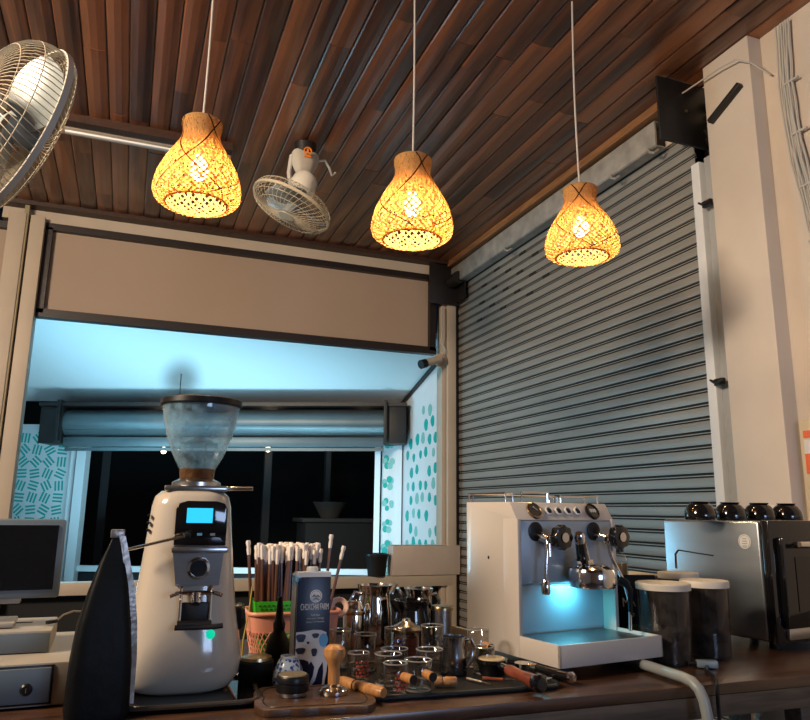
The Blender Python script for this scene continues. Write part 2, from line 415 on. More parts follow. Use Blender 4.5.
# right wall, pillar, room shell behind the camera
struct('wall_right', MB().box((WX+.06, -.33, H/2), (.12, 4.56, H)).box((WX+.10, 3.6, 3.10), (.12, 2.8, .17)), M['pinkcream'])
struct('wall_right_filler', MB().box((2.43, 2.45, 1.6), (.02, .60, 3.2)).box((2.43, 5.02, 1.6), (.02, .25, 3.2)), M['blacksteel'])
struct('wall_pillar', MB().box((2.37, 2.075, H/2), (.30, .25, H), bev=.006), M['pinkcream'])
struct('wall_left', MB().box((-2.65, 1.2, H/2), (.1, 7.8, H)), M['wallw'])
struct('wall_front', MB().box((0, -2.65, H/2), (5.4, .1, H)), M['wallw'])

# ---------------------------------------------------------------- porch beyond the opening
YL, YR = 7.55, 6.25; XL, XR = -.98, 2.36
def fy(x): return YL + (YR-YL)*(x-XL)/(XR-XL)
def pz(x, y): return 2.25 - .29*(y-6.2) - .113*(x-2.33)
ang = math.atan2(YR-YL, XR-XL)
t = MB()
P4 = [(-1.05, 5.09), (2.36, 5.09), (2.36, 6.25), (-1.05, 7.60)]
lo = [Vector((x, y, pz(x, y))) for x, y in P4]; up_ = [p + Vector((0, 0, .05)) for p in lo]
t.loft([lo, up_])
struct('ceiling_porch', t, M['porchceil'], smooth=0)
struct('floor_porch', MB().box((.6, 9.5, -.04), (9, 9, .08)), M['nightgrey'])
leafwall = struct('wall_porch_right', MB().box((2.375, 5.68, 1.3), (.08, 1.16, 2.6)), M['white'])
struct('wall_porch_left', MB().box((-1.08, 6.35, 1.4), (.06, 2.5, 2.8)), M['white'])
struct('trim_10', MB().box((2.325, 5.67, pz(2.32, 5.67)-.02), (.02, 1.15, .035), rot=(-math.atan(.29), 0, 0)), M['frameblk'])
# teal leaf stencils on the porch side wall
def blob_leaf(mb, y, z, s, x=2.333, tilt=0.):
    """a rounded stencilled leaf standing off the wall by the paint's thickness"""
    pts = []
    for k in range(16):
        a = 2*PI*k/16; pts.append((s*.78*math.cos(a)*(1+.12*math.sin(3*a+tilt*9)), s*math.sin(a)))
    mb.prism(pts, .003, ((x, y, z), (0, 1, 0), (0, 0, 1)))
t = MB(); t2 = MB(); rr = random.Random(3)
for i in range(12):
    z = 2.10 - i*.125
    for j in range(7):
        y = 5.14 + j*.14 + (.07 if i % 2 else 0)
        if z > 1.95 and y > 5.75 or y > 6.05: continue
        q = rr.random()
        if q < .16: continue
        blob_leaf(t if q < .75 else t2, y+rr.uniform(-.015, .015), z+rr.uniform(-.02, .02), rr.uniform(.036, .052), x=2.3315, tilt=rr.uniform(-1, 1))
a = t.build('leaf_print', M['teal'], leafwall); b = t2.build('pale_leaf_print', M['tealpale'], leafwall)
# far facade: rolled-up shutter in its brackets, posts
rz_f = ang
def F(x, off=0, z=0):
    """point on the facade line at plan x, moved off towards the room"""
    return Vector((x - math.sin(-ang)*off*1, fy(x) - math.cos(ang)*off, z))
o = thing('rolled_shutter', F(.865, .20, 1.99), 'rolled-up blue-grey roller shutter drum above the dark far opening', 'roller shutter', rz_f)
o.rotation_euler = (0, math.radians(-.6), rz_f)
L = 2.86
t = MB().cyl((-L/2, 0, .02), (L/2, 0, .02), .125, n=40)
for k in range(9): 
    a = -PI*.9 + k*.30
    t.box((0, .126*math.cos(a), .02+.126*math.sin(a)), (L, .006, .006), rot=(a, 0, 0))
t.build('drum', M['shutfar'], o)
MB().box((0, -.06, -.155), (L, .05, .085), bev=.006).box((0, -.02, -.215), (L, .03, .03)).build('bottom_bar', M['shutfar'], o)
for s in (-1, 1):
    q = MB().box((s*(L/2+.10), 0, .0), (.20, .26, .34), bev=.004).box((s*(L/2+.02), -.03, .03), (.03, .30, .36), bev=.003)
    q.build('bracket', M['blacksteel'], o)
MB().box((0, .02, .175), (L+.42, .34, .03)).build('hood', M['frameblk'], o)
# side panels of the far opening
def side_panel(x0, x1, z0, z1, off, name, label, seedn, style):
    w = math.hypot(x1-x0, fy(x1)-fy(x0)); c = F((x0+x1)/2, off, z0)
    o = thing(name, c, label, 'panel', rz_f)
    pn = MB().box((0, 0, (z1-z0)/2), (w, .03, z1-z0), bev=.003)
    pn.build('panel_sheet', M['white'], o)
    r = random.Random(seedn); t = MB(); t2 = MB()
    z = .06
    while z < z1-z0-.04:
        x = -w/2+.06
        while x < w/2-.05:
            if style == 'dash':
                a = r.uniform(-.9, .9) + (PI/4 if (int(z*9)+int(x*9)) % 2 else -PI/4)*1.0
                for k in (-1, 0, 1):
                    ox, oz = -math.sin(a)*k*.031, math.cos(a)*k*.031
                    t.box((x+ox, -.0165, z+oz), (.088, .003, .016), rot=(0, -a, 0))
            else:
                for k in range(5):
                    a = 2*PI*k/5 + r.random()
                    rad = .03*r.uniform(.8, 1.15)
                    pts = [(rad*math.cos(2*PI*q/10)*.8, rad*math.sin(2*PI*q/10)) for q in range(10)]
                    (t if k % 2 else t2).prism(pts, .003, ((x+.035*math.cos(a), -.0145-.001*k, z+.035*math.sin(a)), (1, 0, 0), (0, 0, 1)))
            x += .118 if style == 'dash' else .2
        z += .108 if style == 'dash' else .19
    t.build('teal_print', M['teal'], o)
    if style != 'dash': t2.build('pale_teal_print', M['tealpale'], o)
    else: t2.bm.free()
    return o
side_panel(-.95, -.47, .3, 2.0, .03, 'patterned_panel', 'white panel with teal dashes left of the dark far opening', 2, 'dash')
o = side_panel(2.18, 2.31, .3, 1.98, .02, 'patterned_panel', 'narrow white panel with teal leaf clusters right of the dark far opening', 5, 'leaf')
struct('trim_11', MB().box(F(-.385, .03, 1.05), (.085, .10, 1.95), rot=(0, 0, ang)).box(F(-.455, .05, 1.05), (.02, .10, 1.95), rot=(0, 0, ang)), M['white'])
struct('trim_12', MB().box(F(2.145, .05, 1.0), (.05, .10, 2.0), rot=(0, 0, ang)).box(F(2.33, .06, 1.0), (.045, .10, 2.05), rot=(0, 0, ang)), M['white'])
struct('trim_13', MB().box(F(.85, .0, .715), (2.9, .05, .05), rot=(0, 0, ang)), M['white'])
struct('wall_far', MB().box(F(.85, -.02, .33), (2.9, .03, .70), rot=(0, 0, ang)), M['night'])
# small hanging cord below the dark spot
o = thing('pull_cord', (.36, 6.45, 2.20), 'thin dark cord hanging from the dark spot of the porch ceiling', 'cord')
MB().cyl((0, 0, -.16), (0, 0, .20), .004, n=8).build('string', M['frameblk'], o)
MB().lathe([(0, -.18), (.010, -.175), (.012, -.165), (.004, -.155), (0, -.155)], 12).build('pull', M['frameblk'], o)

# dark yard outside
struct('trim_15', MB().box((1.5, 9.0, 3.27), (5, .1, .08)), M['night'])
struct('wall_outside', MB().box((1.5, 11.6, 1.6), (9, .1, 3.2)), M['night'])
for i, (x, z, lab) in enumerate(((.37, 1.93, 'leftmost of the three small warm bulbs hanging in the dark yard'), (1.60, 2.0, 'middle one of the three small warm bulbs hanging in the dark yard'), (2.83, 2.13, 'rightmost small warm bulb in the dark yard beside a lit bracket'))):
    o = thing('yard_bulb', (x, 9.0, z), lab, 'bulb', group='bulbs in the dark yard')
    MB().lathe([(0, -.05), (.022, -.042), (.032, -.018), (.03, .005), (.014, .03), (0, .032)], 16).build('globe', M['bulbfar'], o)
    MB().cyl((0, 0, .03), (0, 0, .075), .016, n=12).build('socket', M['black'], o)
    MB().cyl((0, 0, .075), (0, 0, 1.3), .004, n=6).build('cord', M['night'], o)
    light('yard_bulb_light', 'POINT', (x, 8.94, z-.06), 1.2, (1, .78, .55), .04)
o = thing('yard_bracket', (2.62, 9.46, 2.17), 'short tan pipe bracket beside the rightmost yard bulb', 'bracket')
MB().cyl((-.1, 0, 0), (.42, 0, .0), .022, n=12).build('arm', M['lightwood'], o)
MB().box((-.13, 0, -.99), (.07, .12, 2.22), bev=.01).build('mount', M['nightgrey'], o)
for x, z0, z1 in ((-.25, .0, 2.2), (1.66, 0, 2.2)):
    o = MB().box((x, 9.3, (z0+z1)/2), (.09, .09, z1-z0)).build('yard_post', M['nightgrey'])
    tag(o, 'dim grey yard post behind the grinder' if x < 0 else 'dim grey yard post behind the straws', 'post')
o = thing('yard_counter', (2.68, 9.1, 0), 'dim grey counter block standing in the dark yard', 'counter')
MB().box((0, 0, .55), (1.2, .5, 1.1), bev=.01).build('body', M['nightgrey'], o); MB().box((0, 0, 1.13), (1.3, .6, .05), bev=.01).build('top', mat('dim_top', (.07, .075, .08), .6), o)
o = thing('yard_planter', (2.35, 8.7, 1.16), 'dim round pot standing on the grey yard counter', 'pot')
o.location = (2.42, 9.0, 1.155)
MB().lathe([(0, 0), (.11, 0), (.2, .16), (.22, .2), (.2, .2), (.1, .03), (0, .03)], 24).build('bowl', mat('dim_pot', (.09, .075, .065), .6), o)
o = thing('yard_plant', (-.05, 8.2, 0), 'small green leafy plant behind the coffee bag beyond the opening', 'plant')
t = MB(); t.cyl((0, 0, 0), (0, 0, .62), .012, n=8); t.build('stem', M['leaf'], o)
t = MB(); rr = random.Random(5)
for k in range(26):
    a = rr.uniform(0, 2*PI); z = rr.uniform(.5, .92); l = rr.uniform(.06, .12)
    d = Vector((math.cos(a), math.sin(a), rr.uniform(.3, 1.2))).normalized(); s_ = d.cross(Vector((0, 0, 1))).normalized()*.022
    p = Vector((0, 0, z-.2)); t.loft([[p, p+s_*.3+Vector((0, 0, .002)), p-s_*.1], [p+d*l*.5+s_, p+d*l*.5+Vector((0, 0, .004)), p+d*l*.5-s_], [p+d*l+s_*.05, p+d*l+Vector((0, 0, .002)), p+d*l-s_*.05]])
t.build('foliage', M['leaf'], o)

# ---------------------------------------------------------------- big grey roller shutter on the right
sh = thing('roller_shutter', (SX, 3.7, 0), 'large closed grey slatted roller shutter filling the right wall', 'roller shutter')
def shutter():
    pitch = .0612; prof = []; z = .02
    y0, y1 = -1.30, 1.30
    t = bmesh.new(); top = 2.98; fi = []
    pts = []
    while z < top:
        pts += [(0, z, 0), (-.0075, z+.002, 0), (-.0088, z+.010, 0), (-.0095, z+.022, 0), (-.0088, z+.034, 0), (-.0075, z+.0415, 0), (.004, z+.0418, 1), (.004, z+.0478, 1), (-.005, z+.0488, 0), (-.005, z+.0530, 0), (.004, z+.0540, 1), (.004, z+.0600, 1)]
        z += pitch
    a = [t.verts.new((x, y0, zz)) for x, zz, _ in pts]; b = [t.verts.new((x, y1, zz)) for x, zz, _ in pts]
    for k in range(len(pts)-1):
        f = t.faces.new((a[k], b[k], b[k+1], a[k+1])); f.material_index = 1 if (pts[k][2] and (pts[k+1][2] or True)) else 0
    bmesh.ops.recalc_face_normals(t, faces=t.faces)
    me = bpy.data.meshes.new('slats'); t.to_mesh(me); t.free(); me.materials.append(M['shutter']); me.materials.append(M['shutdark'])
    o = bpy.data.objects.new('slats', me); C.objects.link(o); o.parent = sh
    md = o.modifiers.new('thick', 'SOLIDIFY'); md.thickness = .002; md.offset = 1
    # row of punched vents near the upper far corner
    v = MB(); vm = MB()
    for r in range(6):
        zz = 2.62 + r*.0612
        for q in range(3 if r % 2 else 3):
            yy = .92 - q*.36 - (.18 if r % 2 else 0) - r*.02
            v.box((-.0095, yy, zz+.022), (.005, .075, .018))
    v.build('vent_slots', M['shutdark'], sh)
shutter()
MB().box((-.02, 1.30, 1.42), (.04, .03, 2.86)).build('far_guide', M['blacksteel'], sh)
t = MB().box((-.02, -1.335, 1.42), (.055, .05, 2.80), bev=.003)
t.build('near_guide', M['white'], sh)
MB().box((.0, -1.395, 1.42), (.03, .07, 2.84)).build('gutter', mat('gutter_grey_blue', (.36, .38, .40), .5), sh)
struct('trim_14', MB().box((SX-.01, 2.23, 1.42), (.05, .05, 2.84), bev=.004), M['pinkcream'])
# head beam
hb = thing('shutter_head_beam', (2.25, 3.8, 3.03), 'long grey steel channel along the top of the large shutter', 'beam')
MB().box((0, 0, .03), (.012, 2.5, .13), bev=.002).box((.04, 0, .092), (.08, 2.5, .008)).box((.03, 0, -.035), (.06, 2.5, .008)).build('channel', M['galv'], hb)
MB().cyl((.06, -1.22, .03), (.06, 1.2, .03), .045, n=20).build('shaft', M['blacksteel'], hb)
for y in (-.9, .25, -1.2):
    MB().tube([(-.004, y, -.03), (-.01, y-.012, -.055), (.0, y-.03, -.065), (.02, y-.04, -.05)], .007, 8).build('hook', M['galv'], hb)
o = thing('shutter_bracket', (2.24, 2.31, 3.0), 'square black steel motor plate at the near upper corner of the large shutter', 'bracket')
t = MB().box((-.02, 0, .02), (.32, .012, .31), bev=.002)
t.build('plate', M['blacksteel'], o)
t = MB(); rr = random.Random(2)
for k in range(16):
    t.box((.10+rr.uniform(-.02, .06), -.02+rr.uniform(-.02, .02), -.17+k*.022), (rr.uniform(.03, .07), .03, rr.uniform(.02, .04)), rot=(rr.random(), rr.random(), rr.random()), bev=.004)
t.build('gears', M['blacksteel'], o)
MB().cyl((-.03, -.007, .03), (-.03, -.012, .03), .008, n=12).build('bolt', M['gold'], o)
MB().cyl((.0, .03, .0), (.0, .12, .0), .05, n=24).build('chain_wheel', M['blacksteel'], o)
# slot broken in the pillar face with a rod
o = MB().box((PXF-.012, 2.08, 2.94), (.03, .19, .022), rot=(-.42, 0, 0), bev=.003).build('fixing_rod', M['blacksteel'])
tag(o, 'dark rod fixed slanting into the face of the right pillar', 'rod')
o = thing('shutter_bracket', (2.19, 4.93, 2.99), 'black steel box plate at the far upper corner of the large shutter', 'bracket')
MB().box((-.01, 0, 0), (.24, .012, .32), bev=.002).box((.10, -.08, 0), (.012, .16, .28)).build('plate', M['blacksteel'], o)
MB().cyl((.05, -.02, .02), (.05, -.16, .02), .05, n=20).build('bearing', M['blacksteel'], o)
for i, (y, z, lab) in enumerate(((2.305, 2.60, 'small rusty latch on the shutter guide, upper one near the motor plate'), (2.315, 1.80, 'small rusty latch on the shutter guide, lower one at mid height'))):
    o = thing('guide_latch', (SX-.05, y, z), lab, 'latch', group='latches on the shutter guide')
    MB().box((0, 0, 0), (.02, .05, .03), bev=.004).build('plate', M['blacksteel'], o)
    MB().tube([(0, .02, .0), (-.02, .03, .01), (-.025, .0, -.01), (-.02, -.035, .0)], .005, 8).build('hook', M['blacksteel'], o)
# thin white wire from motor to the pillar, cable bundle by the ceiling
o = MB().tube([(2.20, 2.33, 3.12), (2.195, 2.22, 3.11), (2.19, 2.08, 3.10), (2.19, 1.99, 3.085), (2.215, 1.935, 3.04), (2.27, 1.90, 2.98)], .0035, 8).build('wire', M['wirewhite'])
tag(o, 'thin white wire strung across the top of the right pillar', 'wire')
wb = thing('cable_bundle', (WX-.012, 1.825, 0), 'bundle of white cables clipped down the right wall beside the pillar', 'cables')
rr = random.Random(9)
for k in range(6):
    pts = []; off = (k-2.5)*.011
    for q in range(16):
        z = H-.02 - q*.085
        yy = off + .025*math.sin(q*.35) + rr.uniform(-.003, .003) - q*.0035
        pts.append((-.006-.004*(k % 2), yy, z))
    MB().tube(pts, .0042, 6).build('cable', M['wirewhite'], wb)
for q in range(5): MB().box((-.008, -.01-q*.013, 2.9-q*.22), (.012, .07, .009), bev=.002).build('clip', M['wirewhite'], wb)

# notice boards on the right wall
o = thing('notice_board', (WX-.012, 1.83, 1.40), 'yellowish notice board with red and white stickers on the right wall', 'notice')
MB().box((0, 0, 0), (.018, .20, .38), bev=.003).build('backing', M['poster'], o)
MB().box((-.011, 0.02, .14), (.003, .13, .025)).box((-.011, 0.02, .035), (.003, .13, .07)).build('red_sticker', M['posterred'], o)
MB().box((-.011, 0.02, .095), (.003, .13, .05)).box((-.011, .01, -.06), (.003, .11, .08)).box((-.011, .01, -.14), (.003, .11, .05)).build('white_sticker', M['milkwhite'], o)
o = thing('wall_sign', (WX-.008, 1.76, 1.74), 'small red-topped dark sign on the right wall above the notice board', 'sign')
MB().box((0, 0, 0), (.010, .10, .14), bev=.002).build('plate', M['blacksteel'], o)
MB().box((-.006, 0, .055), (.003, .10, .03)).build('red_header', M['posterred'], o)

# CCTV camera on the far jamb
o = thing('security_camera', (2.17, 4.965, 2.39), 'small white security camera mounted on the far jamb under the header', 'security camera')
MB().lathe([(0, 0), (.055, 0), (.05, .02), (.03, .035), (0, .04)], 20, axis=(0, -1, 0)).build('base', mat('camera_cream', (.5, .36, .26), .5), o)
d = Vector((-.16, -.05, -.06))
MB().cyl((0, -.03, 0), (-.04, -.06, -.01), .016, n=12).cyl((-.03, -.06, -.005), Vector((-.03, -.06, -.005))+d*.85, .028, .03, n=20).build('housing', M['cream'], o)
MB().cyl(Vector((-.03, -.06, -.005))+d*.85, Vector((-.03, -.06, -.005))+d*1.12, .034, n=20).build('lens_hood', M['black'], o)
MB().tube([(.0, -.02, .03), (.03, -.03, .08), (-.01, -.035, .13), (.0, -.035, .22), (-.005, -.035, .42)], .006, 8).build('cable', M['wirewhite'], o)

# things on the far rail
o = thing('cardboard_box', (2.06, 5.0, .803), 'pale pinkish box lying on the far rail behind the espresso machine', 'box')
MB().box((0, 0, .105), (.525, .12, .205), bev=.004).build('carton', mat('box_pale', (.52, .44, .38), .6, var=.08, scale=6), o)
MB().box((0, -.0, .2105), (.52, .06, .002)).build('tape', M['poster'], o)
o = thing('dark_pot', (1.695, 4.99, .803), 'small black pot on the far rail beside the pale box', 'pot')
MB().lathe([(0, 0), (.062, 0), (.078, .14), (.082, .15), (.076, .15), (.06, .01), (0, .01)], 28).build('cup', M['rubber'], o)
MB().lathe([(.079, .135), (.085, .137), (.085, .152), (.079, .154)], 28).build('rim', M['black'], o)

# ---------------------------------------------------------------- pendant lamps
PROF = [(.067, .325), (.067, .305), (.063, .280), (.065, .257), (.076, .230), (.095, .197), (.114, .160), (.130, .125), (.140, .092), (.146, .062), (.146, .040), (.140, .022), (.124, .008), (.100, 0)]
def rad(u):
    f = u*(len(PROF)-1); i = min(int(f), len(PROF)-2); f -= i
    return PROF[i][0]*(1-f)+PROF[i+1][0]*f, PROF[i][1]*(1-f)+PROF[i+1][1]*f
def make_pendant():
    o = thing('pendant_lamp', (0, 0, 0), '', 'pendant lamp')
    def ribbons(count, turns, wid, dr, seed):
        t = bmesh.new(); r_ = random.Random(seed)
        for s in (1, -1):
            for k in range(count):
                a0 = 2*PI*k/count; prev = None; N = 40
                for q in range(N+1):
                    u = q/N; r, z = rad(u); a = a0 + s*turns*2*PI*u
                    wv = dr*s
                    r2, z2 = rad(min(1, u+.01)); r1, z1 = rad(max(0, u-.01))
                    tang = Vector(((r2-r1), 0, (z2-z1)))
                    dv = Vector((tang.x*math.cos(a) - r*math.sin(a)*s*turns*2*PI*.02, tang.x*math.sin(a)+r*math.cos(a)*s*turns*2*PI*.02, tang.z)).normalized()
                    nr = Vector((math.cos(a), math.sin(a), 0)); side = dv.cross(nr).normalized()*wid/2
                    p = Vector(((r+wv)*math.cos(a), (r+wv)*math.sin(a), z))
                    va, vb = t.verts.new(p+side), t.verts.new(p-side)
                    if prev: t.faces.new((prev[0], va, vb, prev[1]))
                    prev = (va, vb)
        return t
    t = MB(); t._put(ribbons(36, .42, .0060, .0007, 1)); w = t.build('weave', M['bamboo'], o, smooth=60)
    t = MB(); t._put(ribbons(20, .20, .0058, .0015, 2)); t.build('inner_weave', M['bamboo'], o, smooth=60)
    # dark accent strips
    t = bmesh.new()
    for k, s in ((0, 1), (.9, -1), (2.6, 1), (3.3, -1), (4.6, 1), (5.4, -1)):
        prev = None
        for q in range(41):
            u = q/40*.97; r, z = rad(u); a = k + s*.42*2*PI*u; r += .002
            nr = Vector((math.cos(a), math.sin(a), 0)); side = Vector((-math.sin(a), math.cos(a), 0))*.0028
            p = nr*r + Vector((0, 0, z))
            va, vb = t.verts.new(p+side), t.verts.new(p-side)
            if prev: t.faces.new((prev[0], va, vb, prev[1]))
            prev = (va, vb)
    q = MB(); q._put(t); q.build('dark_strip', M['bamboodark'], o, smooth=60)
    MB().lathe([(.099, -.001), (.104, .002), (.103, .006), (.097, .005)], 48, closed=True).build('bottom_rim', M['bamboo'], o)
    MB().lathe([(.067, .320), (.069, .323), (.067, .328), (.063, .326)], 40, closed=True).build('top_rim', M['bamboo'], o)
    MB().lathe([(0, .329), (.064, .327), (.064, .322), (0, .322)], 32).build('top_disc', bpy.data.materials.get('woven_bamboo'), o)
    MB().cyl((0, 0, .19), (0, 0, .26), .018, .02, n=20).cyl((0, 0, .26), (0, 0, .325), .006, n=10).build('socket', M['cord'], o)
    MB().lathe([(0, .10), (.018, .104), (.029, .12), (.031, .14), (.026, .16), (.016, .18), (.014, .195), (0, .195)], 20).build('bulb', M['bulb'], o)
    return o
def pend_light(x, y, z, p):
    light('pendant_bulb_light', 'POINT', (x, y, z+.085), p, (1.0, .70, .38), .03)
pend = make_pendant()
PL = [(.134, 2.3, 2.222, 'left bamboo pendant lamp glowing in front of the cream ceiling batten', 0.3, (.96, .96, .905)),
      (.853, 2.2, 2.172, 'middle bamboo pendant lamp glowing between the other two', 1.9, (.975, .975, .925)),
      (1.447, 2.05, 2.142, 'right bamboo pendant lamp glowing before the grey roller shutter', 3.6, (.895, .895, .80))]
for i, (x, y, z, lab, rz, s) in enumerate(PL):
    o = pend if i == 0 else copy_tree(pend)
    o.location = (x, y, z); o.rotation_euler = (0, 0, rz); o['label'] = lab; o['group'] = 'woven bamboo pendant lamps'; o.scale = s
    pend_light(x, y, z, 17)
for i, (x, y, z, lab, rz, s) in enumerate(PL):
    zt = (H - z)/s[2]; nx = [.035, .02, -.06][i]
    pts = [(nx*.12*math.sin(u*PI) , 0, .325 + (zt-.325)*u) for u in [k/12 for k in range(13)]]
    o = [q for q in bpy.data.objects if q.type == 'EMPTY' and q.get('label') == lab][0]
    c = MB().tube(pts, .0038, 8).build('cord', M['cord'], o)
    c.rotation_euler = (0, 0, -rz)

# ---------------------------------------------------------------- orbit fans
def cage(mb_ring, R, depth, hubr, n, wire, sgn):
    """one dome of wires: from the rim ring back/forward to the hub, axis = +z * sgn"""
    for k in range(n):
        a = 2*PI*k/n; pts = []
        for q in range(9):
            u = q/8; r = hubr + (R-hubr)*math.sin(u*PI/2)**.8
            z = sgn*depth*(math.cos(u*PI/2)**.75 if u < 1 else 0)
            aa = a + .25*(1-u)*sgn
            pts.append((r*math.cos(aa), r*math.sin(aa), z))
        mb_ring.tube(pts, wire, 4)
    for u in (.45, .75):
        r = hubr + (R-hubr)*math.sin(u*PI/2)**.8; z = sgn*depth*(math.cos(u*PI/2)**.75)
        mb_ring.tube([(r*math.cos(2*PI*k/36), r*math.sin(2*PI*k/36), z) for k in range(36)], wire, 4, closed=True)
def fan(loc, axis, R, label, fd, spokes, rim_mat, blade_phase, mount, rd=.34):
    o = thing('orbit_fan', loc, label, 'fan')
    q = Vector((0, 0, 1)).rotation_difference(Vector(axis).normalized())
    head = bpy.data.objects.new('fan_head', None)
    Mx = q.to_matrix().to_4x4()
    def put(mb, name, m_):
        me_o = mb.build(name, m_, o); me_o.data.transform(Mx); return me_o
    bpy.data.objects.remove(head)
    t = MB(); cage(t, R, R*fd, R*.20, spokes, .0013, 1); put(t, 'front_guard', M['fanwire'])
    t = MB(); cage(t, R, R*rd, R*.30, spokes, .0013, -1); put(t, 'rear_guard', M['fanwire'])
    t = MB(); t.lathe([(R-.004, -.007), (R+.004, -.007), (R+.004, .007), (R-.004, .007)], 72, closed=True); put(t, 'guard_rim', rim_mat)
    t = MB(); t.lathe([(0, R*fd+.005), (R*.20, R*fd+.003), (R*.21, R*fd-.004), (R*.19, R*fd-.006), (0, R*fd-.006)], 32); put(t, 'badge', M['fanwire'])
    t = MB(); t.lathe([(0, .05), (.028, .045), (.032, .0), (.03, -.03), (0, -.03)], 24); put(t, 'blade_hub', M['fanblade'])
    for k in range(3):
        a = blade_phase + 2*PI*k/3; rows = []
        for s_ in range(9):
            u = s_/8; r = .028 + (R*.86-.028)*u
            half = (.035 + .055*math.sin(u*PI*.8+.2)) * (1 if u < .95 else .75)
            tw = .55 - .25*u; row = []
            for w in (-1, -.5, 0, .5, 1):
                row.append((u, r, w*half, tw, w))
            rows.append(row)
        def P3(r, w, tw, th): 
            x, y, z = r, w*math.cos(tw), w*math.sin(tw)+th
            return Vector((x*math.cos(a)-y*math.sin(a), x*math.sin(a)+y*math.cos(a), z))
        rings = []
        for row in rows:
            top = [P3(r, w, tw, .002 - .012*wn*wn) for (u, r, w, tw, wn) in row]; bot = [P3(r, w, tw, -.001 - .012*wn*wn) for (u, r, w, tw, wn) in row][::-1]
            rings.append(top+bot)
        t = MB(); t.loft(rings); put(t, 'blade', M['fanblade'])
    t = MB(); t.lathe([(0, -.19), (.045, -.185), (.062, -.16), (.068, -.11), (.066, -.07), (.04, -.06), (0, -.06)], 32); put(t, 'motor_housing', M['fanwhite'])
    mount(o, Mx)
    return o
def mount_ceiling(o, Mx):
    # tapered plastic body down from a hook on the ceiling
    top = Vector((.10, .30, 3.165)) - Vector(o.location) + Vector((0, 0, 0))
    back = Mx @ Vector((0, 0, -.14))
    p1 = Vector((.745, 3.53, 3.095)) - o.location
    p0 = back
    ax = (p1-p0); L_ = ax.length
    t = MB(); q = Vector((0, 0, 1)).rotation_difference(ax.normalized()).to_matrix()
    rings = []
    for u, w in ((0, .11), (.12, .095), (.3, .075), (.5, .09), (.8, .125), (1.0, .15)):
        rings.append([p0 + ax*u + q @ Vector((x, y, 0)) for x, y in rrect(w, w*.75, 3, 24)])
    t.loft(rings); t.build('mount_body', M['fanwhite'], o)
    e = p1
    MB().cyl(e, e+Vector((0, 0, .085)), .055, .06, n=24).build('ceiling_cap', M['blacksteel'], o)
    MB().tube([e+Vector((.07, -.01, .0)), e+Vector((.11, -.01, .01)), e+Vector((.135, -.01, -.03)), e+Vector((.15, -.01, -.07)), e+Vector((.17, -.01, -.05))], .007, 8).build('hook', M['fanwhite'], o)
    MB().tube([e+Vector((-.075, -.02, .0)), e+Vector((-.085, -.02, -.10)), e+Vector((-.07, -.02, -.20)), e+Vector((-.03, -.02, -.27))], .012, 8).build('cable', M['cord'], o)
    f = (p0+ax*.78) + q @ Vector((0, -.062, 0))
    m_ = MB(); m_.lathe([(.016, -.003), (.022, -.003), (.022, .003), (.016, .003)], 20, axis=(0, -1, 0), c=f+Vector((0, -.004, .012)), closed=True); m_.box(f+Vector((0, -.004, -.018)), (.036, .006, .010)).box(f+Vector((0, -.004, .008)), (.01, .006, .03)); m_.build('maker_mark', M['orange'], o)
def mount_left(o, Mx):
    a = Mx @ Vector((0, 0, -.16)); 
    MB().tube([a, a+Vector((-.10, .0, .10)), a+Vector((-.16, .02, .35)), a+Vector((-.16, .02, H-o.location.z-a.z))], .022, 12).build('mount_arm', M['fanwhite'], o)
    MB().cyl(a+Vector((-.16, .02, H-o.location.z-a.z-.03)), a+Vector((-.16, .02, H-o.location.z-a.z)), .08, .09, n=24).build('ceiling_cap', M['fanwhite'], o)
fan((-.328, 1.847, 2.150), (0.83574879, 0.5098265, -0.20155867), .225, 'large cream orbit fan partly cut by the left edge of the photo', .22, 84, M['fanwhite'], .4, mount_left, .50)
fan((.635, 3.27, 2.70), (-0.400, 0.061, -0.915), .200, 'cream orbit fan hanging from the ceiling between two pendant lamps', .28, 44, M['fanwire'], 2.75, mount_ceiling)

# ---------------------------------------------------------------- counter
ct = thing('bar_counter', (.70, 1.80, 0), 'long dark wooden bar counter carrying the coffee equipment', 'counter')
MB().box((0, 0, .868), (3.03, .87, .024), bev=.003).build('top', M['counter'], ct)
MB().box((0, -.415, .833), (3.01, .04, .046), bev=.003).build('front_beam', M['beam'], ct)
MB().box((0, .41, .833), (3.01, .04, .046), bev=.003).build('rear_beam', M['beam'], ct)
for x in (-1.45, .0, .86, 1.45):
    for y in (-.40, .40): MB().box((x, y, .405), (.06, .05, .81), bev=.003).build('leg', M['beam'], ct)
ZC = .880

# --- espresso machine
em = thing('espresso_machine', (.920, 1.626, ZC), 'white boxy espresso machine with steel face and lit group head', 'espresso machine', math.radians(8.4))
em.scale = (.905, .93, .998)
W = .365
fr = ((0, 0, 0), (0, 1, 0), (0, 0, 1))      # extruded along +x
MB().prism([(.24, .028), (.24, .398), (.030, .398), (0, .355), (0, .352), (.004, .352), (.004, .198), (.05, .188), (.05, .028)], W, fr, bev=.002).build('body', M['machwhite'], em)
for x in (.0055, W-.0055): MB().box((x, .028, .192), (.013, .065, .328), bev=.0015).build('side_rim', M['machwhite'], em)
MB().box((W/2, .002, .275), (W-.026, .006, .152), bev=.001).build('upper_face', M['facegrey'], em)
MB().box((W/2, .046, .135), (W-.024, .006, .12)).build('splash_plate', M['facegrey'], em)
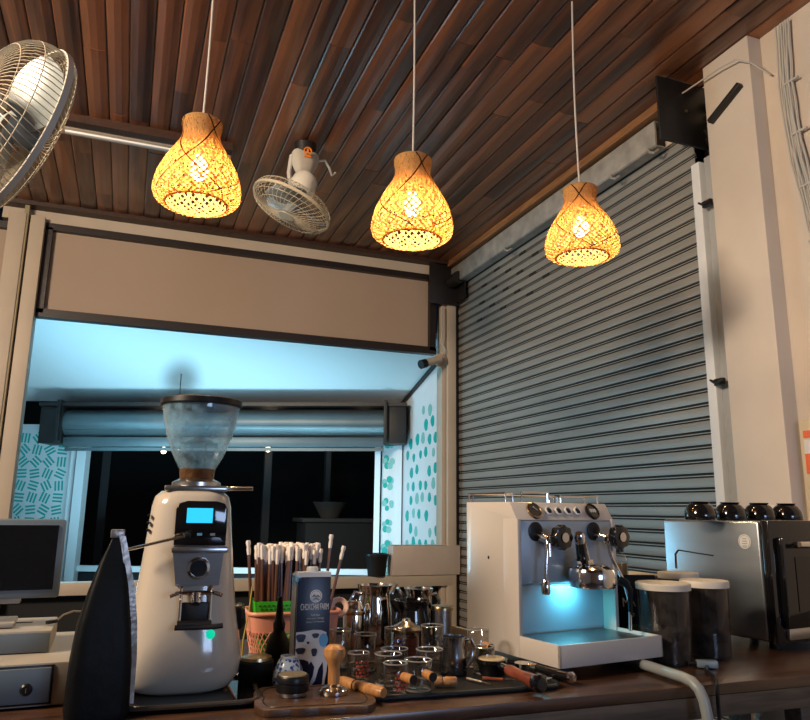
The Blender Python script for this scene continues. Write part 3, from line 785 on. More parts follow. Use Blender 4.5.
# drip tray
t = MB(); d0 = -.158
t.box((W/2, d0+.004, .053), (W, .008, .05), bev=.002).box((.004, d0/2+.02, .053), (.008, -d0+.04, .05), bev=.002).box((W-.004, d0/2+.02, .053), (.008, -d0+.04, .05), bev=.002).box((W/2, d0/2+.02, .036), (W-.01, -d0+.03, .012))
tray = t.build('drip_tray', M['machwhite'], em)
t = MB()
for k in range(34): t.box((.022+k*(W-.044)/33, d0/2+.02, .0705), (.0055, .19, .003))
t.box((W/2, d0/2+.02, .068), (W-.03, .008, .004)).box((W/2, d0+.03, .068), (W-.03, .008, .004)).box((W/2, .035, .068), (W-.03, .008, .004))
t.build('grille', M['steel'], tray)
for x in (.035, W-.035):
    for y in (-.13, .20): MB().lathe([(0, 0), (.018, 0), (.016, .03), (0, .03)], 16, c=(x, y, 0)).build('foot', M['rubber'], em)
# slanted instrument panel
sl = math.atan2(.042, .030); nrm = Vector((0, -math.sin(sl), math.cos(sl)))
def slant(x, u, off=0): return Vector((x, .030*u, .355+.043*u)) + nrm*off
def disc(name, x, u, r, th, m_, parent=em, ring=None):
    p = slant(x, u, .001)
    q = MB().lathe([(0, th*.6), (r*.8, th*.6), (r*.86, th), (r, th*.8), (r, 0), (0, 0)], 32, c=p, axis=nrm); return q.build(name, m_, parent)
g = disc('pressure_gauge', .072, .45, .024, .008, M['bronze'])
MB().lathe([(0, .006), (.019, .006), (.019, .0045), (0, .0045)], 28, c=slant(.072, .45, .001), axis=nrm).build('dial', M['gblack'], g)
MB().box(slant(.076, .50, .008), (.022, .002, .002), rot=(sl, .5, 0)).build('needle', M['milkwhite'], g)
g = disc('temperature_display', .292, .45, .024, .008, M['gblack'])
text('digits', '000', .016, M['milkwhite'], g, slant(.292, .45, .0075), (sl, 0, 0))
for k in range(4):
    x = .126+k*.036; s_ = disc('switch', x, .45, .0125, .006, M['milkwhite'])
    MB().box(slant(x, .45, .006), (.010, .013, .004), rot=(sl, 0, 0), bev=.001).build('rocker', M['black'], s_)
# steam valves
for x, lab in ((.085, 'l'), (.302, 'r')):
    v = MB().lathe([(0, 0), (.024, 0), (.024, .004), (.018, .006), (0, .006)], 28, c=(x-.022, -.002, .325), axis=(0, -1, 0)).build('valve_collar', M['black'], em)
    MB().cyl((x-.012, -.004, .315), (x-.012, -.045, .305), .012, n=20).cyl((x-.012, -.040, .310), (x+.025, -.045, .312), .010, n=16).build('valve_body', M['chrome'], em)
    kn = MB(); n_ = 8; pts = []
    for k in range(64):
        a = 2*PI*k/64; r = .0295 + .0018*math.cos(a*n_); pts.append((r*math.cos(a), r*math.sin(a)))
    kn.prism(pts, .026, ((x+.026, -.042, .312), (1, 0, 0), (0, 0, 1)), bev=.002)
    k_ = kn.build('steam_knob', M['gblack'], em)
    MB().cyl((x+.026, -.068, .312), (x+.026, -.072, .312), .012, n=20).build('knob_cap', M['chrome'], k_)
# left wand
MB().tube([(.073, -.042, .308), (.066, -.046, .285), (.062, -.046, .25), (.059, -.046, .225), (.058, -.046, .205)], .0052, 12).cyl((.0725, -.043, .296), (.0725, -.046, .265), .011, .009, n=16).build('hot_water_wand', M['chrome'], em)
MB().lathe([(0, 0), (.010, 0), (.0125, .006), (.0125, .022), (.008, .034), (0, .034)], 20, c=(.058, -.046, .176)).build('wand_nozzle', M['chrome'], em)
# right wand with rubber grip
MB().tube([(.292, -.042, .30), (.295, -.055, .26), (.318, -.075, .20), (.322, -.09, .15), (.308, -.10, .085)], .0048, 12).build('steam_wand', M['chrome'], em)
MB().tube([(.308, -.066, .205), (.322, -.078, .196), (.328, -.085, .18), (.324, -.09, .16), (.318, -.094, .12)], .0085, 12, taper=(1.5, .75)).build('rubber_grip', M['rubber'], em)
# group head
gx, gy = .212, -.060
MB().lathe([(0, .186), (.036, .186), (.040, .188), (.062, .190), (.064, .195), (.064, .226), (.060, .235), (.048, .241), (.034, .246), (0, .246)], 40, c=(gx, gy, 0)).build('group_head', M['chrome'], em)
MB().box((gx, -.018, .218), (.05, .06, .036), bev=.006).build('group_neck', M['chrome'], em)
a0 = Vector((gx-.020, gy+.01, .240)); a1 = Vector((gx-.056, gy-.015, .322))
MB().cyl(a0, a0.lerp(a1, .78), .016, .014, n=20).build('cam_housing', M['gblack'], em)
MB().lathe([(0, .012), (.010, .012), (.015, .004), (.015, -.012), (0, -.012)], 20, c=a0.lerp(a1, .88), axis=a1-a0).cyl(a0+Vector((.024, .0, -.004)), a0.lerp(a1, .72)+Vector((.016, 0, 0)), .005, n=12).cyl(a0.lerp(a1, .1)+Vector((-.03, 0, -.0)), a0.lerp(a1, .1)+Vector((.03, 0, -.0)), .010, n=16).build('cam_lever', M['chrome'], em)
lamp = MB().box((gx, -.0, .186), (.07, .012, .004)).build('work_light', mat('work_light_lens', (.2, .5, .6), .3, emit=(.25, .85, 1.0), estr=3), em)
# cup rail
t = MB(); zt = .398
def rail(pts): t.tube(pts, .0028, 8)
rail([(.006, .055, zt), (.006, .055, zt+.022), (.006, .235, zt+.022), (.006, .235, zt)])
rail([(.02, .234, zt), (.02, .234, zt+.022), (W-.02, .234, zt+.022), (W-.02, .234, zt)])
rail([(W-.006, .055, zt), (W-.006, .055, zt+.022), (W-.006, .235, zt+.022), (W-.006, .235, zt)])
rail([(.15, .045, zt), (.15, .045, zt+.024)]); rail([(.06, .050, zt), (.06, .050, zt+.026), (.16, .05, zt+.026), (.16, .05, zt)])
rail([(.02, .04, zt), (.02, .04, zt+.022), (.045, .15, zt+.022)]); rail([(W-.07, .045, zt), (W-.07, .045, zt+.018), (.20, .045, zt+.018), (.20, .045, zt)])
t.build('cup_rail', M['chrome'], em)
MB().cyl((-.001, .13, .255), (.001, .13, .255), .004, n=12).build('side_screw', M['rubber'], em)
wl = light('group_work_light', 'AREA', (0, 0, 0), .42, (.15, .80, 1.0), .07, .03)
wl.parent = em; wl.location = (gx-.01, .012, .183); wl.rotation_euler = (math.radians(12), 0, 0)
# drain hose
o = MB().tube([(1.19, 1.66, .896), (1.20, 1.56, .896), (1.198, 1.48, .896), (1.194, 1.42, .896), (1.193, 1.375, .896), (1.194, 1.350, .892), (1.197, 1.335, .88), (1.200, 1.326, .86), (1.203, 1.322, .83), (1.205, 1.322, .72), (1.205, 1.322, .45)], .012, 16).build('drain_hose', M['hose'])
tag(o, 'grey ribbed drain hose running from under the espresso machine over the edge', 'hose')

# --- grinder
gt = thing('grinder_tray', (.152, 1.60, ZC), 'black glossy tray with raised lip under the coffee grinder', 'tray', math.radians(-3))
t = MB(); base = rrect(.265, .235, 7, 48)
t.loft([[(x, y, 0) for x, y in rrect(.250, .22, 7, 48)], [(x, y, .010) for x, y in base]]); t.build('plate', M['gblack'], gt)
MB().tube([(x*.985, y*.985, .012) for x, y in base], .005, 8, closed=True).build('lip', mat('tray_edge', (.10, .085, .07), .2, metal=.5), gt)
gr = thing('coffee_grinder', (.136, 1.655, ZC+.0105), 'tall cream coffee grinder with clear bean hopper and lit display', 'grinder', math.radians(-4))
def body_ring(z, w, d, yc, ex=3.2): return [(x, yc+y, z) for x, y in rrect(w, d, ex, 56)]
secs = [(.0, .172, .160, .005), (.008, .206, .185, .005), (.03, .236, .208, .004), (.06, .242, .212, .004), (.10, .230, .205, .006), (.16, .208, .192, .010), (.24, .190, .176, .014), (.32, .174, .168, .016), (.365, .166, .164, .016), (.385, .156, .154, .016), (.396, .132, .13, .016)]
MB().loft([body_ring(z, w, d, yc, 3.0) for z, w, d, yc in secs]).build('body', M['grindercream'], gr, smooth=50)
fy_ = -.072
gf = gr; GF0 = set(bpy.data.objects)
t = MB(); pts = [(-.052, -.045), (.052, -.045), (.052, .028), (.046, .040), (.030, .045), (-.030, .045), (-.046, .040), (-.052, .028)]
t.prism(pts, .012, ((.008, fy_+.006, .335), (1, 0, 0), (0, -.05, 1)), bev=.002)
pn = t.build('control_panel', M['gblack'], gf)
MB().box((.004, fy_-.0075, .350), (.052, .002, .030)).build('display', M['lcd'], pn)
for k, x in enumerate((-.022, .006, .032)): MB().box((x, fy_-.0072, .312), (.010, .002, .005)).build('touch_key', M['posgrey'] if k != 1 else M['skyblue'], pn)
MB().box((.008, fy_-.022, .283), (.110, .050, .012), bev=.003).build('shelf', M['steel'], gf)
t = MB(); t.loft([[(x+.006, fy_-.012+y, .278) for x, y in ((-.050, .03), (.050, .03), (.050, -.014), (-.050, -.014))], [(x+.006, fy_-.012+y, .212) for x, y in ((-.040, .03), (.044, .03), (.044, -.010), (-.040, -.010))]])
ch = t.build('chute_block', M['steel'], gf)
MB().lathe([(.017, -.002), (.022, -.002), (.022, .004), (.017, .006)], 28, c=(.008, fy_-.026, .246), axis=(0, -1, 0), closed=True).build('chute_ring', M['chrome'], ch)
MB().lathe([(0, .0), (.016, .0), (.016, .004), (0, .004)], 28, c=(.008, fy_-.023, .246), axis=(0, -1, 0)).build('chute_opening', M['black'], ch)
t = MB()
for x in (-.022, .036): t.tube([(x, fy_-.01, .215), (x, fy_-.02, .20), (x, fy_-.025, .145)], .0035, 8)
t.tube([(-.044, fy_-.05, .195), (-.03, fy_-.045, .200), (-.022, fy_-.02, .198), (.036, fy_-.02, .198), (.044, fy_-.045, .200), (.056, fy_-.05, .196)], .0042, 8)
t.build('portafilter_fork', M['chrome'], gf)
MB().cyl((.007, fy_-.02, .195), (.007, fy_-.03, .178), .011, .009, n=16).build('activation_button', M['chrome'], gf)
t = MB().tube([(-.026, fy_-.03, .140), (.04, fy_-.03, .140)], .007, 10).tube([(-.03, fy_-.04, .135), (.045, fy_-.04, .135), (.062, fy_-.04, .137)], .005, 10).box((.007, fy_-.018, .160), (.06, .006, .04), bev=.002)
t.build('lower_fork', M['blacksteel'], gf)
MB().lathe([(0, .004), (.008, .003), (.009, 0), (0, 0)], 20, c=(.040, -.0925, .118), axis=(0, -1, 0)).build('power_light', M['led'], gf)
for q in [q for q in bpy.data.objects if q not in GF0 and q.parent is gr]: q.location.x += .012; q.location.z -= .004
for k in range(3): MB().box((-.0855, -.035, .345-k*.015), (.006, .022, .005), bev=.001).build('vent', M['black'], gr)
MB().lathe([(0, 0), (.026, 0), (.028, .012), (.024, .02), (0, .022)], 24, c=(.104, .0, .135), axis=(1, 0, 0)).build('side_knob', M['black'], gr)
# collar, hopper
cl = MB().box((.006, .012, .402), (.130, .120, .012), bev=.004).lathe([(0, .408), (.052, .408), (.052, .416), (.036, .424), (0, .424)], 32, c=(.006, .012, 0)).build('collar', M['steel'], gr)
MB().cyl((.06, -.01, .403), (.125, -.03, .404), .0045, n=12).build('slide_rod', M['chrome'], cl)
HP = [(.032, .424), (.034, .438), (.044, .455), (.057, .480), (.069, .512), (.078, .545), (.083, .575), (.084, .590)]
hp = MB().lathe(HP + [(r-.003, z) for r, z in HP[::-1]], 48, c=(.006, .012, 0)).build('hopper', M['hopper'], gr, smooth=60)
MB().lathe([(.0365, .424), (.038, .446), (.032, .446), (.031, .424)], 32, c=(.006, .012, 0), closed=True).build('hopper_neck', M['amber'], hp)
MB().lathe([(0, .600), (.080, .600), (.089, .597), (.090, .586), (.085, .583), (0, .585)], 48, c=(.006, .012, 0)).build('hopper_lid', M['black'], hp)
t = MB()
for x in (-.034, -.010, .020, .044): t.box((.0+x, .012, .475), (.004, .03, .055))
t.lathe([(.002, .522), (.012, .514), (.040, .502), (.040, .499), (.002, .510)], 20, c=(.006, .012, 0), closed=True)
t.build('bean_guard', M['clear'], hp)

# --- steel rod leaning from bag to grinder panel
o = thing('stirring_rod', (.012, 1.575, 1.169), 'thin steel rod reaching from the black bag to the grinder panel', 'rod')
MB().cyl((0, 0, 0), (.108, -.012, .027), .0032, n=10).build('shaft', M['chrome'], o)
MB().lathe([(0, -.008), (.005, -.005), (.006, .004), (0, .008)], 12, c=(.112, -.012, .028), axis=(1, 0, .2)).build('tip', M['black'], o)
# --- black foil coffee bag
bag = thing('coffee_bag', (-.018, 1.505, ZC), 'tall black foil coffee bag with pinched top beside the grinder', 'bag', math.radians(6))
bag.scale = (.88, .95, 1)
t = MB(); rings = []
for z, w, d, xo in ((0, .118, .085, 0), (.012, .124, .090, 0), (.10, .118, .085, 0), (.16, .104, .072, .0), (.22, .078, .050, .003), (.27, .050, .026, .006), (.30, .030, .012, .010), (.318, .020, .006, .012)):
    rings.append([(x+xo, y, z) for x, y in rrect(w, d, 5, 40)])
t.loft(rings); t.build('pouch', M['foilblack'], bag, smooth=60)
t = MB(); 
rs = []
for z, x, wd in ((.318, .020, .012), (.30, .026, .012), (.27, .034, .013), (.22, .048, .014), (.16, .058, .014), (.10, .064, .012), (.02, .066, .010)):
    rs.append([(x-wd*.6, -.012, z), (x+wd*.5, -.010, z), (x+wd*.5, .010, z), (x-wd*.6, .012, z)])
t.loft(rs); t.build('side_seam', M['foilsilver'], bag)
MB().box((.011, 0, .322), (.028, .010, .016), bev=.002).build('top_fold', M['foilsilver'], bag)

# --- cash drawer, printer, POS display
dr = thing('cash_drawer', (-.285, 1.78, ZC), 'grey metal cash drawer with round key lock at the left edge', 'cash drawer', math.radians(2))
MB().box((0, 0, .042), (.42, .37, .078), bev=.004).build('case', M['poscream'], dr)
MB().box((-.01, -.187, .042), (.37, .008, .062), bev=.002).build('front', M['drawergrey'], dr)
MB().box((-.01, -.1855, .042), (.378, .004, .070), bev=.001).build('gap', M['black'], dr)
q = MB().lathe([(0, .006), (.008, .006), (.011, .003), (.011, 0), (0, 0)], 24, c=(.135, -.190, .036), axis=(0, -1, 0)).build('lock', M['black'], dr)
MB().box((.135, -.198, .036), (.002, .003, .008)).build('keyhole', M['chrome'], q)
for x in (-.18, .18):
    for y in (-.15, .15): MB().cyl((x, y, 0), (x, y, .005), .012, n=12).build('foot', M['rubber'], dr)
pr = thing('receipt_printer', (-.245, 1.80, ZC+.0825), 'low beige box on top of the grey cash drawer', 'printer', math.radians(1))
MB().box((0, 0, .021), (.25, .20, .042), bev=.003).build('case', M['poscream'], pr)
MB().box((0, -.101, .020), (.246, .003, .036), bev=.001).build('front_plate', M['drawergrey'], pr)
MB().box((.02, .02, .0425), (.12, .002, .002)).build('paper_slot', M['black'], pr)
ps = thing('pos_display', (-.27, 1.79, ZC+.1255), 'grey framed dark touchscreen standing on the beige printer box', 'monitor', math.radians(3))
MB().box((0, 0, .006), (.15, .11, .010), bev=.003).box((.01, .02, .045), (.05, .03, .09), bev=.003).build('stand', M['poscream'], ps)
MB().box((.045, -.02, .052), (.07, .03, .012), bev=.003).build('stand_bracket', M['poscream'], ps)
MB().box((0, -.035, .138), (.305, .018, .162), bev=.006, rot=(-.06, 0, 0)).build('bezel', M['posgrey'], ps)
MB().box((0, -.0455, .140), (.278, .004, .132), rot=(-.06, 0, 0)).build('screen', M['screen'], ps)
o = thing('usb_cable', (-.125, 1.775, ZC+.1275), 'grey cable with a dark plug lying on the beige printer box', 'cable')
MB().box((0, -.005, .004), (.008, .026, .007), rot=(0, 0, -.7), bev=.001).build('plug', M['black'], o)
MB().tube([(.008, .008, .004), (.02, .02, .014), (.04, .03, .02), (.07, .02, .018), (.085, -.02, .012)], .0022, 8).build('lead', M['cord'], o)

# --- pink lattice basket and the straws in a green holder
bk = thing('lattice_basket', (.43, 1.945, ZC), 'pink plastic lattice basket holding straws behind the milk carton', 'basket', math.radians(-2))
def bwall(name, a, b, z0, z1, out):
    pass
t = MB(); bw, bd, bh = .235, .15, .115
corn = lambda s, z: [Vector((x, y, z)) for x, y in rrect(bw*s, bd*s, 6, 64)]
rim = corn(1.0, bh); t.tube(rim, .005, 8, closed=True)
A = [corn(.86+.13*(z/bh), z) for z in (.070, bh)]
inn = [[Vector((p.x*.975, p.y*.975, p.z)) for p in r] for r in A]
t.loft([A[0], A[1], inn[1], inn[0], A[0]], cap=False)
N = 64
B0, B1 = corn(.84, .005), corn(.945, .072)
for s in (1, -1):
    for k in range(0, N, 2):
        pts = [B0[k].lerp(B1[k], 0)] ; j = (k + s*6) % N
        pts = [B0[k], (B0[(k+s*3) % N].lerp(B1[(k+s*3) % N], .5)), B1[j]]
        t.tube(pts, .0017, 5)
t.tube(corn(.84, .004), .004, 6, closed=True); t.box((0, 0, .003), (bw*.80, bd*.80, .004))
t.build('lattice', M['pinkplastic'], bk)
q = MB(); q.lathe([(.013, -.006), (.024, -.008), (.027, .0), (.024, .008), (.013, .006)], 24, c=(.125, .0, .118), axis=(-.2, -1, .35), closed=True); q.build('handle_ring', mat('pale_pink', (.66, .42, .30), .45), bk)
gh = thing('straw_holder', (.425, 1.955, ZC+.0055), 'bright green perforated holder full of straws standing in the pink basket', 'holder')
t = MB(); o1, o2 = [[(x*f, y*f, z) for x, y in rrect(.200, .092, 14, 48)] for f, z in ((.80, 0), (1, .136))]; i1, i2 = [[(x*f, y*f*.97, z) for x, y in rrect(.196, .088, 14, 48)] for f, z in ((.80, .004), (1, .136))]
t.loft([o1, o2, i2, i1]); t.build('tray_wall', M['green'], gh)
t = MB()
for k in range(16):
    for r in range(2): t.box((-.085+k*.0112+(.0056 if r else 0), -.0457+r*.0008, .126-r*.009), (.006, .002, .003))
t.build('slot', mat('slot_dark', (.01, .06, .01), .6), gh)
def straw(loc, rot, label):
    o = thing('wrapped_straw', loc, label, 'straw', rot, 'wrapped straws in the green holder')
    MB().cyl((0, 0, 0), (0, 0, .240), .0042, n=7).build('tube', M['straw'], o)
    MB().lathe([(.0044, .222), (.0056, .234), (.0046, .243), (.0066, .251), (.0052, .258), (.001, .257)], 7).build('wrap_end', M['strawfilm'], o)
    return o
rs = random.Random(11); first = None
lab = 'brown wrapped straw among many standing upright in the green holder'
for i in range(180):
    x = .418 + rs.uniform(-.074, .074); y = 1.955 + rs.uniform(-.028, .028)
    rot = (rs.gauss(0, .02), rs.gauss(0, .025)+ (x-.418)*.34, 0); z = ZC-.004+.012+rs.uniform(-.002, .020)
    if first is None: first = straw((x, y, z), rot, lab)
    else: copy_tree(first, (x, y, z), rot)
for (x, z, ry, l_) in ((.330, .03, -.10, 'single tilted straw at the left end of the straw bunch'), (.505, .045, .08, 'tallest tilted straw rising at the right of the straw bunch'), (.505, .02, .22, 'leaning straw far right of the straw bunch above the milk carton')):
    copy_tree(first, (x, 1.93, ZC+.005+z), (0, ry, 0), label=l_)
# --- yellow ties beside
o = MB().tube([(.300, 1.90, ZC), (.300, 1.90, .93), (.312, 1.905, 1.00), (.318, 1.91, 1.06)], .0018, 6).build('yellow_string', mat('yellow_tie', (.42, .34, .06), .5)); tag(o, 'thin yellow string standing up beside the grinder', 'string')

# --- squeeze blower
o = thing('blower_bulb', (.357, 1.745, ZC), 'black rubber blower with narrow upright nozzle before the pink basket', 'blower')
MB().lathe([(0, 0), (.024, .002), (.031, .02), (.031, .045), (.026, .070), (.016, .090), (.011, .10), (0, .10)], 32).build('bulb', M['rubber'], o)
MB().lathe([(.013, .098), (.0145, .112), (.010, .122), (.0085, .135), (.0055, .172), (0, .172), ], 24).build('nozzle', M['black'], o)
# --- black can
o = thing('black_canister', (.293, 1.655, ZC), 'short black canister with gold domed lid behind the grinder tray', 'canister')
MB().lathe([(0, 0), (.036, 0), (.037, .003), (.037, .050), (.034, .054), (0, .054)], 36).build('body', M['rubber'], o)
MB().lathe([(.033, .053), (.032, .060), (.020, .064), (0, .065)], 36).build('lid', M['gold'], o)
# --- ceramic jar
def ceramic():
    mt, nt, b = newmat('blue_white_ceramic'); b.inputs['Roughness'].default_value = .2
    v = nt.nodes.new('ShaderNodeTexVoronoi'); v.inputs['Scale'].default_value = 130; v.inputs['Randomness'].default_value = 1
    tc = nt.nodes.new('ShaderNodeTexCoord'); nt.links.new(tc.outputs['Object'], v.inputs['Vector'])
    rp = nt.nodes.new('ShaderNodeValToRGB'); rp.color_ramp.elements[0].position = .38; rp.color_ramp.elements[0].color = (.02, .09, .32, 1)
    rp.color_ramp.elements[1].position = .56; rp.color_ramp.elements[1].color = (.58, .66, .72, 1)
    nt.links.new(v.outputs['Distance'], rp.inputs[0]); nt.links.new(rp.outputs[0], b.inputs['Base Color']); return mt
o = thing('ceramic_cup', (.354, 1.612, ZC), 'small blue and white speckled ceramic cup upside down behind the black puck', 'cup')
MB().lathe([(0, .0), (.028, .0), (.033, .012), (.033, .026), (.028, .044), (.021, .058), (.017, .062), (0, .0625)], 36).build('body', ceramic(), o)
MB().lathe([(.016, .0625), (.018, .0625), (.0175, .066), (.0155, .066)], 28, closed=True).build('foot_ring', M['milkwhite'], o)
# --- milk carton
mk = thing('milk_carton', (.4045, 1.645, ZC), 'navy and white dairy milk carton with cow pattern and white cap', 'carton', math.radians(-1))
MB().box((0, 0, .113), (.074, .068, .226), bev=.0015).build('box', M['navy'], mk)
MB().prism([(-.034, .226), (.034, .226), (.034, .228), (0, .236), (-.034, .236)], .074, ((-.037, 0, 0), (0, 1, 0), (0, 0, 1))).build('sloped_top', M['milkwhite'], mk)
MB().lathe([(0, 0), (.013, 0), (.0135, .010), (.012, .014), (0, .0145)], 28, c=(.0, -.008, .232)).build('cap', M['milkwhite'], mk)
MB().box((-.0375, -.0, .11), (.002, .045, .19)).build('side_label', mat('side_label', (.44, .44, .42), .5), mk)
MB().box((-.034, -.020, .222), (.012, .028, .012), bev=.002).build('blue_corner', M['skyblue'], mk)
F0 = -.0345
def patch(name, pts, m_, th=.0008, off=0., parent=mk):
    return MB().prism(pts, th, ((0, F0-off, 0), (1, 0, 0), (0, 0, 1))).build(name, m_, parent, smooth=0)
cow = patch('cow_drawing', [(-.0365, .112), (-.02, .113), (0, .116), (.018, .115), (.030, .110), (.030, .085), (.0355, .060), (.033, .03), (.029, .005), (.024, .003), (.026, .03), (.024, .05), (.015, .036), (.008, .012), (.0, .002), (-.004, .006), (.003, .022), (.006, .04), (-.002, .052), (-.006, .046), (-.008, .052), (-.018, .056), (-.0365, .058)], M['milkwhite'])
def ell(cx, cy, rx, ry, n=18, w=0): return [(cx+rx*(1+w*math.sin(3*a))*math.cos(a), cy+ry*(1+w*math.cos(2*a))*math.sin(a)) for a in [2*PI*k/n for k in range(n)]]
for cx, cy, rx, ry in ((-.026, .100, .010, .010), (.006, .104, .0075, .006), (-.026, .074, .010, .008), (.004, .070, .006, .010), (-.010, .090, .003, .003)):
    patch('cow_spot', ell(cx, cy, rx, ry, w=.2), M['navy'], .0006, .0008, cow)
patch('round_badge', ell(.024, .094, .010, .014), M['skyblue'], .0006, .0008)
em_ = MB().lathe([(.0115, 0), (.0135, 0), (.0135, .0008), (.0115, .0008)], 32, c=(.004, F0, .186), axis=(0, -1, 0), closed=True).lathe([(0, .0006), (.0105, .0006), (.0105, 0), (0, 0)], 32, c=(.004, F0, .186), axis=(0, -1, 0)).build('emblem', M['milkwhite'], mk)
MB().tube([(-.004, F0-.001, .184), (.0, F0-.001, .189), (.004, F0-.001, .184), (.008, F0-.001, .188), (.012, F0-.001, .184)], .0010, 6).tube([(-.002, F0-.001, .179), (.004, F0-.001, .181), (.010, F0-.001, .179)], .0008, 6).build('emblem_scene', M['navy'], em_)
text('brand_lettering', 'CHOKCHAI FARM', .019, M['milkwhite'], mk, (.002, F0-.0004, .163), (PI/2, 0, 0), sx=.41)
text('small_lettering', 'PURE MILK', .0052, M['milkwhite'], mk, (.004, F0-.0004, .146), (PI/2, 0, 0), sx=.8)
text('small_lettering', 'PASTEURIZED COW MILK', .0042, M['milkwhite'], mk, (.004, F0-.0004, .139), (PI/2, 0, 0), sx=.8)
text('small_lettering', 'PRODUCT OF THE FARM', .0042, M['milkwhite'], mk, (.004, F0-.0004, .132), (PI/2, 0, 0), sx=.85)

# --- serving board with wavy edge, black puck, tamper, handles
wbd = thing('serving_board', (.378, 1.480, ZC), 'brown wooden board with scalloped edge carrying the tamper', 'board', math.radians(-8))
pts = []
for k in range(96):
    a = 2*PI*k/96; r = 1/max(abs(math.cos(a))/.112, abs(math.sin(a))/.088); r = min(r, .128)
    r *= 1 + .035*abs(math.sin(a*6)); pts.append((r*math.cos(a), r*math.sin(a)))
MB().prism(pts, .014, ((0, 0, 0), (1, 0, 0), (0, 1, 0)), bev=.002).build('plank', M['board'], wbd)
MB().tube([(x*.86, y*.84, .0142) for x, y in pts], .0014, 5, closed=True).build('edge_groove', M['frameblk'], wbd)
BZ = ZC+.0142
o = thing('coffee_distributor', (.337, 1.492, BZ+.001), 'low black round coffee distributor on the scalloped wooden board', 'distributor')
MB().lathe([(0, 0), (.026, 0), (.027, .004), (.027, .008), (.0, .008)], 36).build('base', M['steel'], o)
MB().lathe([(.0, .008), (.031, .008), (.032, .011), (.032, .022), (.030, .023), (.030, .025), (.032, .026), (.032, .035), (.030, .038), (0, .038)], 40).build('grip', M['black'], o)
MB().lathe([(0, .0381), (.028, .0381), (.027, .0395), (0, .0395)], 36).build('top_plate', mat('puck_top', (.22, .19, .14), .45, metal=.5), o)
o = thing('coffee_tamper', (.418, 1.482, BZ+.001), 'wooden handled coffee tamper with steel foot on the scalloped board', 'tamper')
MB().lathe([(0, 0), (.0285, 0), (.029, .003), (.029, .007), (.024, .011), (.014, .014), (.011, .018), (0, .018)], 40).build('foot', M['chrome'], o)
MB().lathe([(0, .018), (.0115, .018), (.012, .030), (.0115, .045), (.014, .056), (.0195, .066), (.022, .074), (.0205, .084), (.014, .090), (0, .092)], 36).build('handle', M['oak'], o)

# --- bar tray
bt = thing('bar_tray', (.70, 1.60, ZC), 'large flat black rubber tray carrying the glasses and portafilters', 'tray', math.radians(-3))
t = MB(); t.loft([[(x, y, 0) for x, y in rrect(.445, .33, 12, 56)], [(x, y, .007) for x, y in rrect(.450, .335, 12, 56)]]); t.build('mat', M['rubber'], bt)
MB().tube([(x, y, .008) for x, y in rrect(.447, .332, 12, 56)], .004, 8, closed=True).build('rim', mat('tray_rim', (.02, .025, .026), .25), bt)
TZ = ZC+.0078
# glasses
def glass_prof(r0, r1, h, th=.0022, base=.007): return [(0, 0), (r0-.002, 0), (r0, .002), (r1, h-.001), (r1-th/2, h), (r1-th, h-.001), (r0-th, base), (0, base)]
def tumbler(loc, r0, r1, h, label, print_=None, rz=0, handle=False, name='shot_glass'):
    o = thing(name, loc, label, 'glass', rz, 'shot glasses on the black tray')
    MB().lathe(glass_prof(r0, r1, h), 36).build('bowl', M['glassthin'], o, smooth=50)
    MB().lathe([(r1-.0026, h-.0016), (r1-.0004, h-.0018), (r1+.0002, h), (r1-.0012, h+.0008), (r1-.0024, h)], 40, closed=True).build('rim', M['rimglass'], o)
    MB().lathe([(r0-.004, 0), (r0+.0004, .0005), (r0+.0004, .003), (r0-.003, .004)], 40, closed=True).build('foot_ring', M['rimglass'], o)
    if print_ is not None:
        t = MB(); zs = [h*.22, h*.34, h*.46, h*.58, h*.70]
        for z in zs:
            r = r0+(r1-r0)*z/h + .0006; n = 24
            for k in range(-5, 6):
                a = -PI/2 + k*.13
                if (k+int(z*1000)) % 3 == 0: continue
                t.box((r*math.cos(a), r*math.sin(a), z), (.0008, .0028, .0038), rot=(0, 0, a))
        t.build('measuring_marks', print_, o)
    if handle:
        MB().cyl((0, -r1*.98, h*.62), (0, -r1*.98-.030, h*.60), .0085, .0095, n=20).build('handle', M['oak'], o)
        MB().cyl((0, -r1*.98-.030, h*.60), (0, -r1*.98-.0325, h*.60), .0088, n=20).build('handle_cap', M['black'], o)
    return o
tumbler((.543, 1.468, TZ), .023, .025, .060, 'wooden handled shot glass with red marks nearest the tray front edge', M['redprint'], .35, True)
tumbler((.600, 1.485, TZ), .027, .029, .060, 'wooden handled shot glass with dark cap second along the tray front', None, .15, True)
tumbler((.507, 1.604, TZ), .023, .025, .058, 'shot glass with red measuring marks beside the tamper handle', M['redprint'], .2)
tumbler((.558, 1.552, TZ), .027, .030, .062, 'wide clear shot glass behind the red marked front glass', None)
tumbler((.604, 1.640, TZ), .029, .032, .055, 'wide clear shot glass in the middle of the cluster', None)
tumbler((.668, 1.585, TZ), .028, .031, .060, 'wide clear shot glass left of the steel pitcher', None)
tumbler((.552, 1.700, TZ), .025, .027, .080, 'tall clear glass behind the red marked glass near the basket', None)
tumbler((.505, 1.745, TZ), .024, .026, .085, 'tall clear glass beside the pink basket, leftmost of the glasses', None)
tumbler((.640, 1.735, TZ), .026, .026, .085, 'clear glass with blue print behind the glass cluster', M['blueprint'], .1)
tumbler((.742, 1.745, TZ), .026, .029, .085, 'tall clear glass just behind the steel pitcher', None)
tumbler((.826, 1.660, TZ), .026, .028, .085, 'tall clear glass against the espresso machine side', None, .1, True)
tumbler((.806, 1.590, TZ), .024, .026, .058, 'clear shot glass right of the steel pitcher beside the portafilters', None)
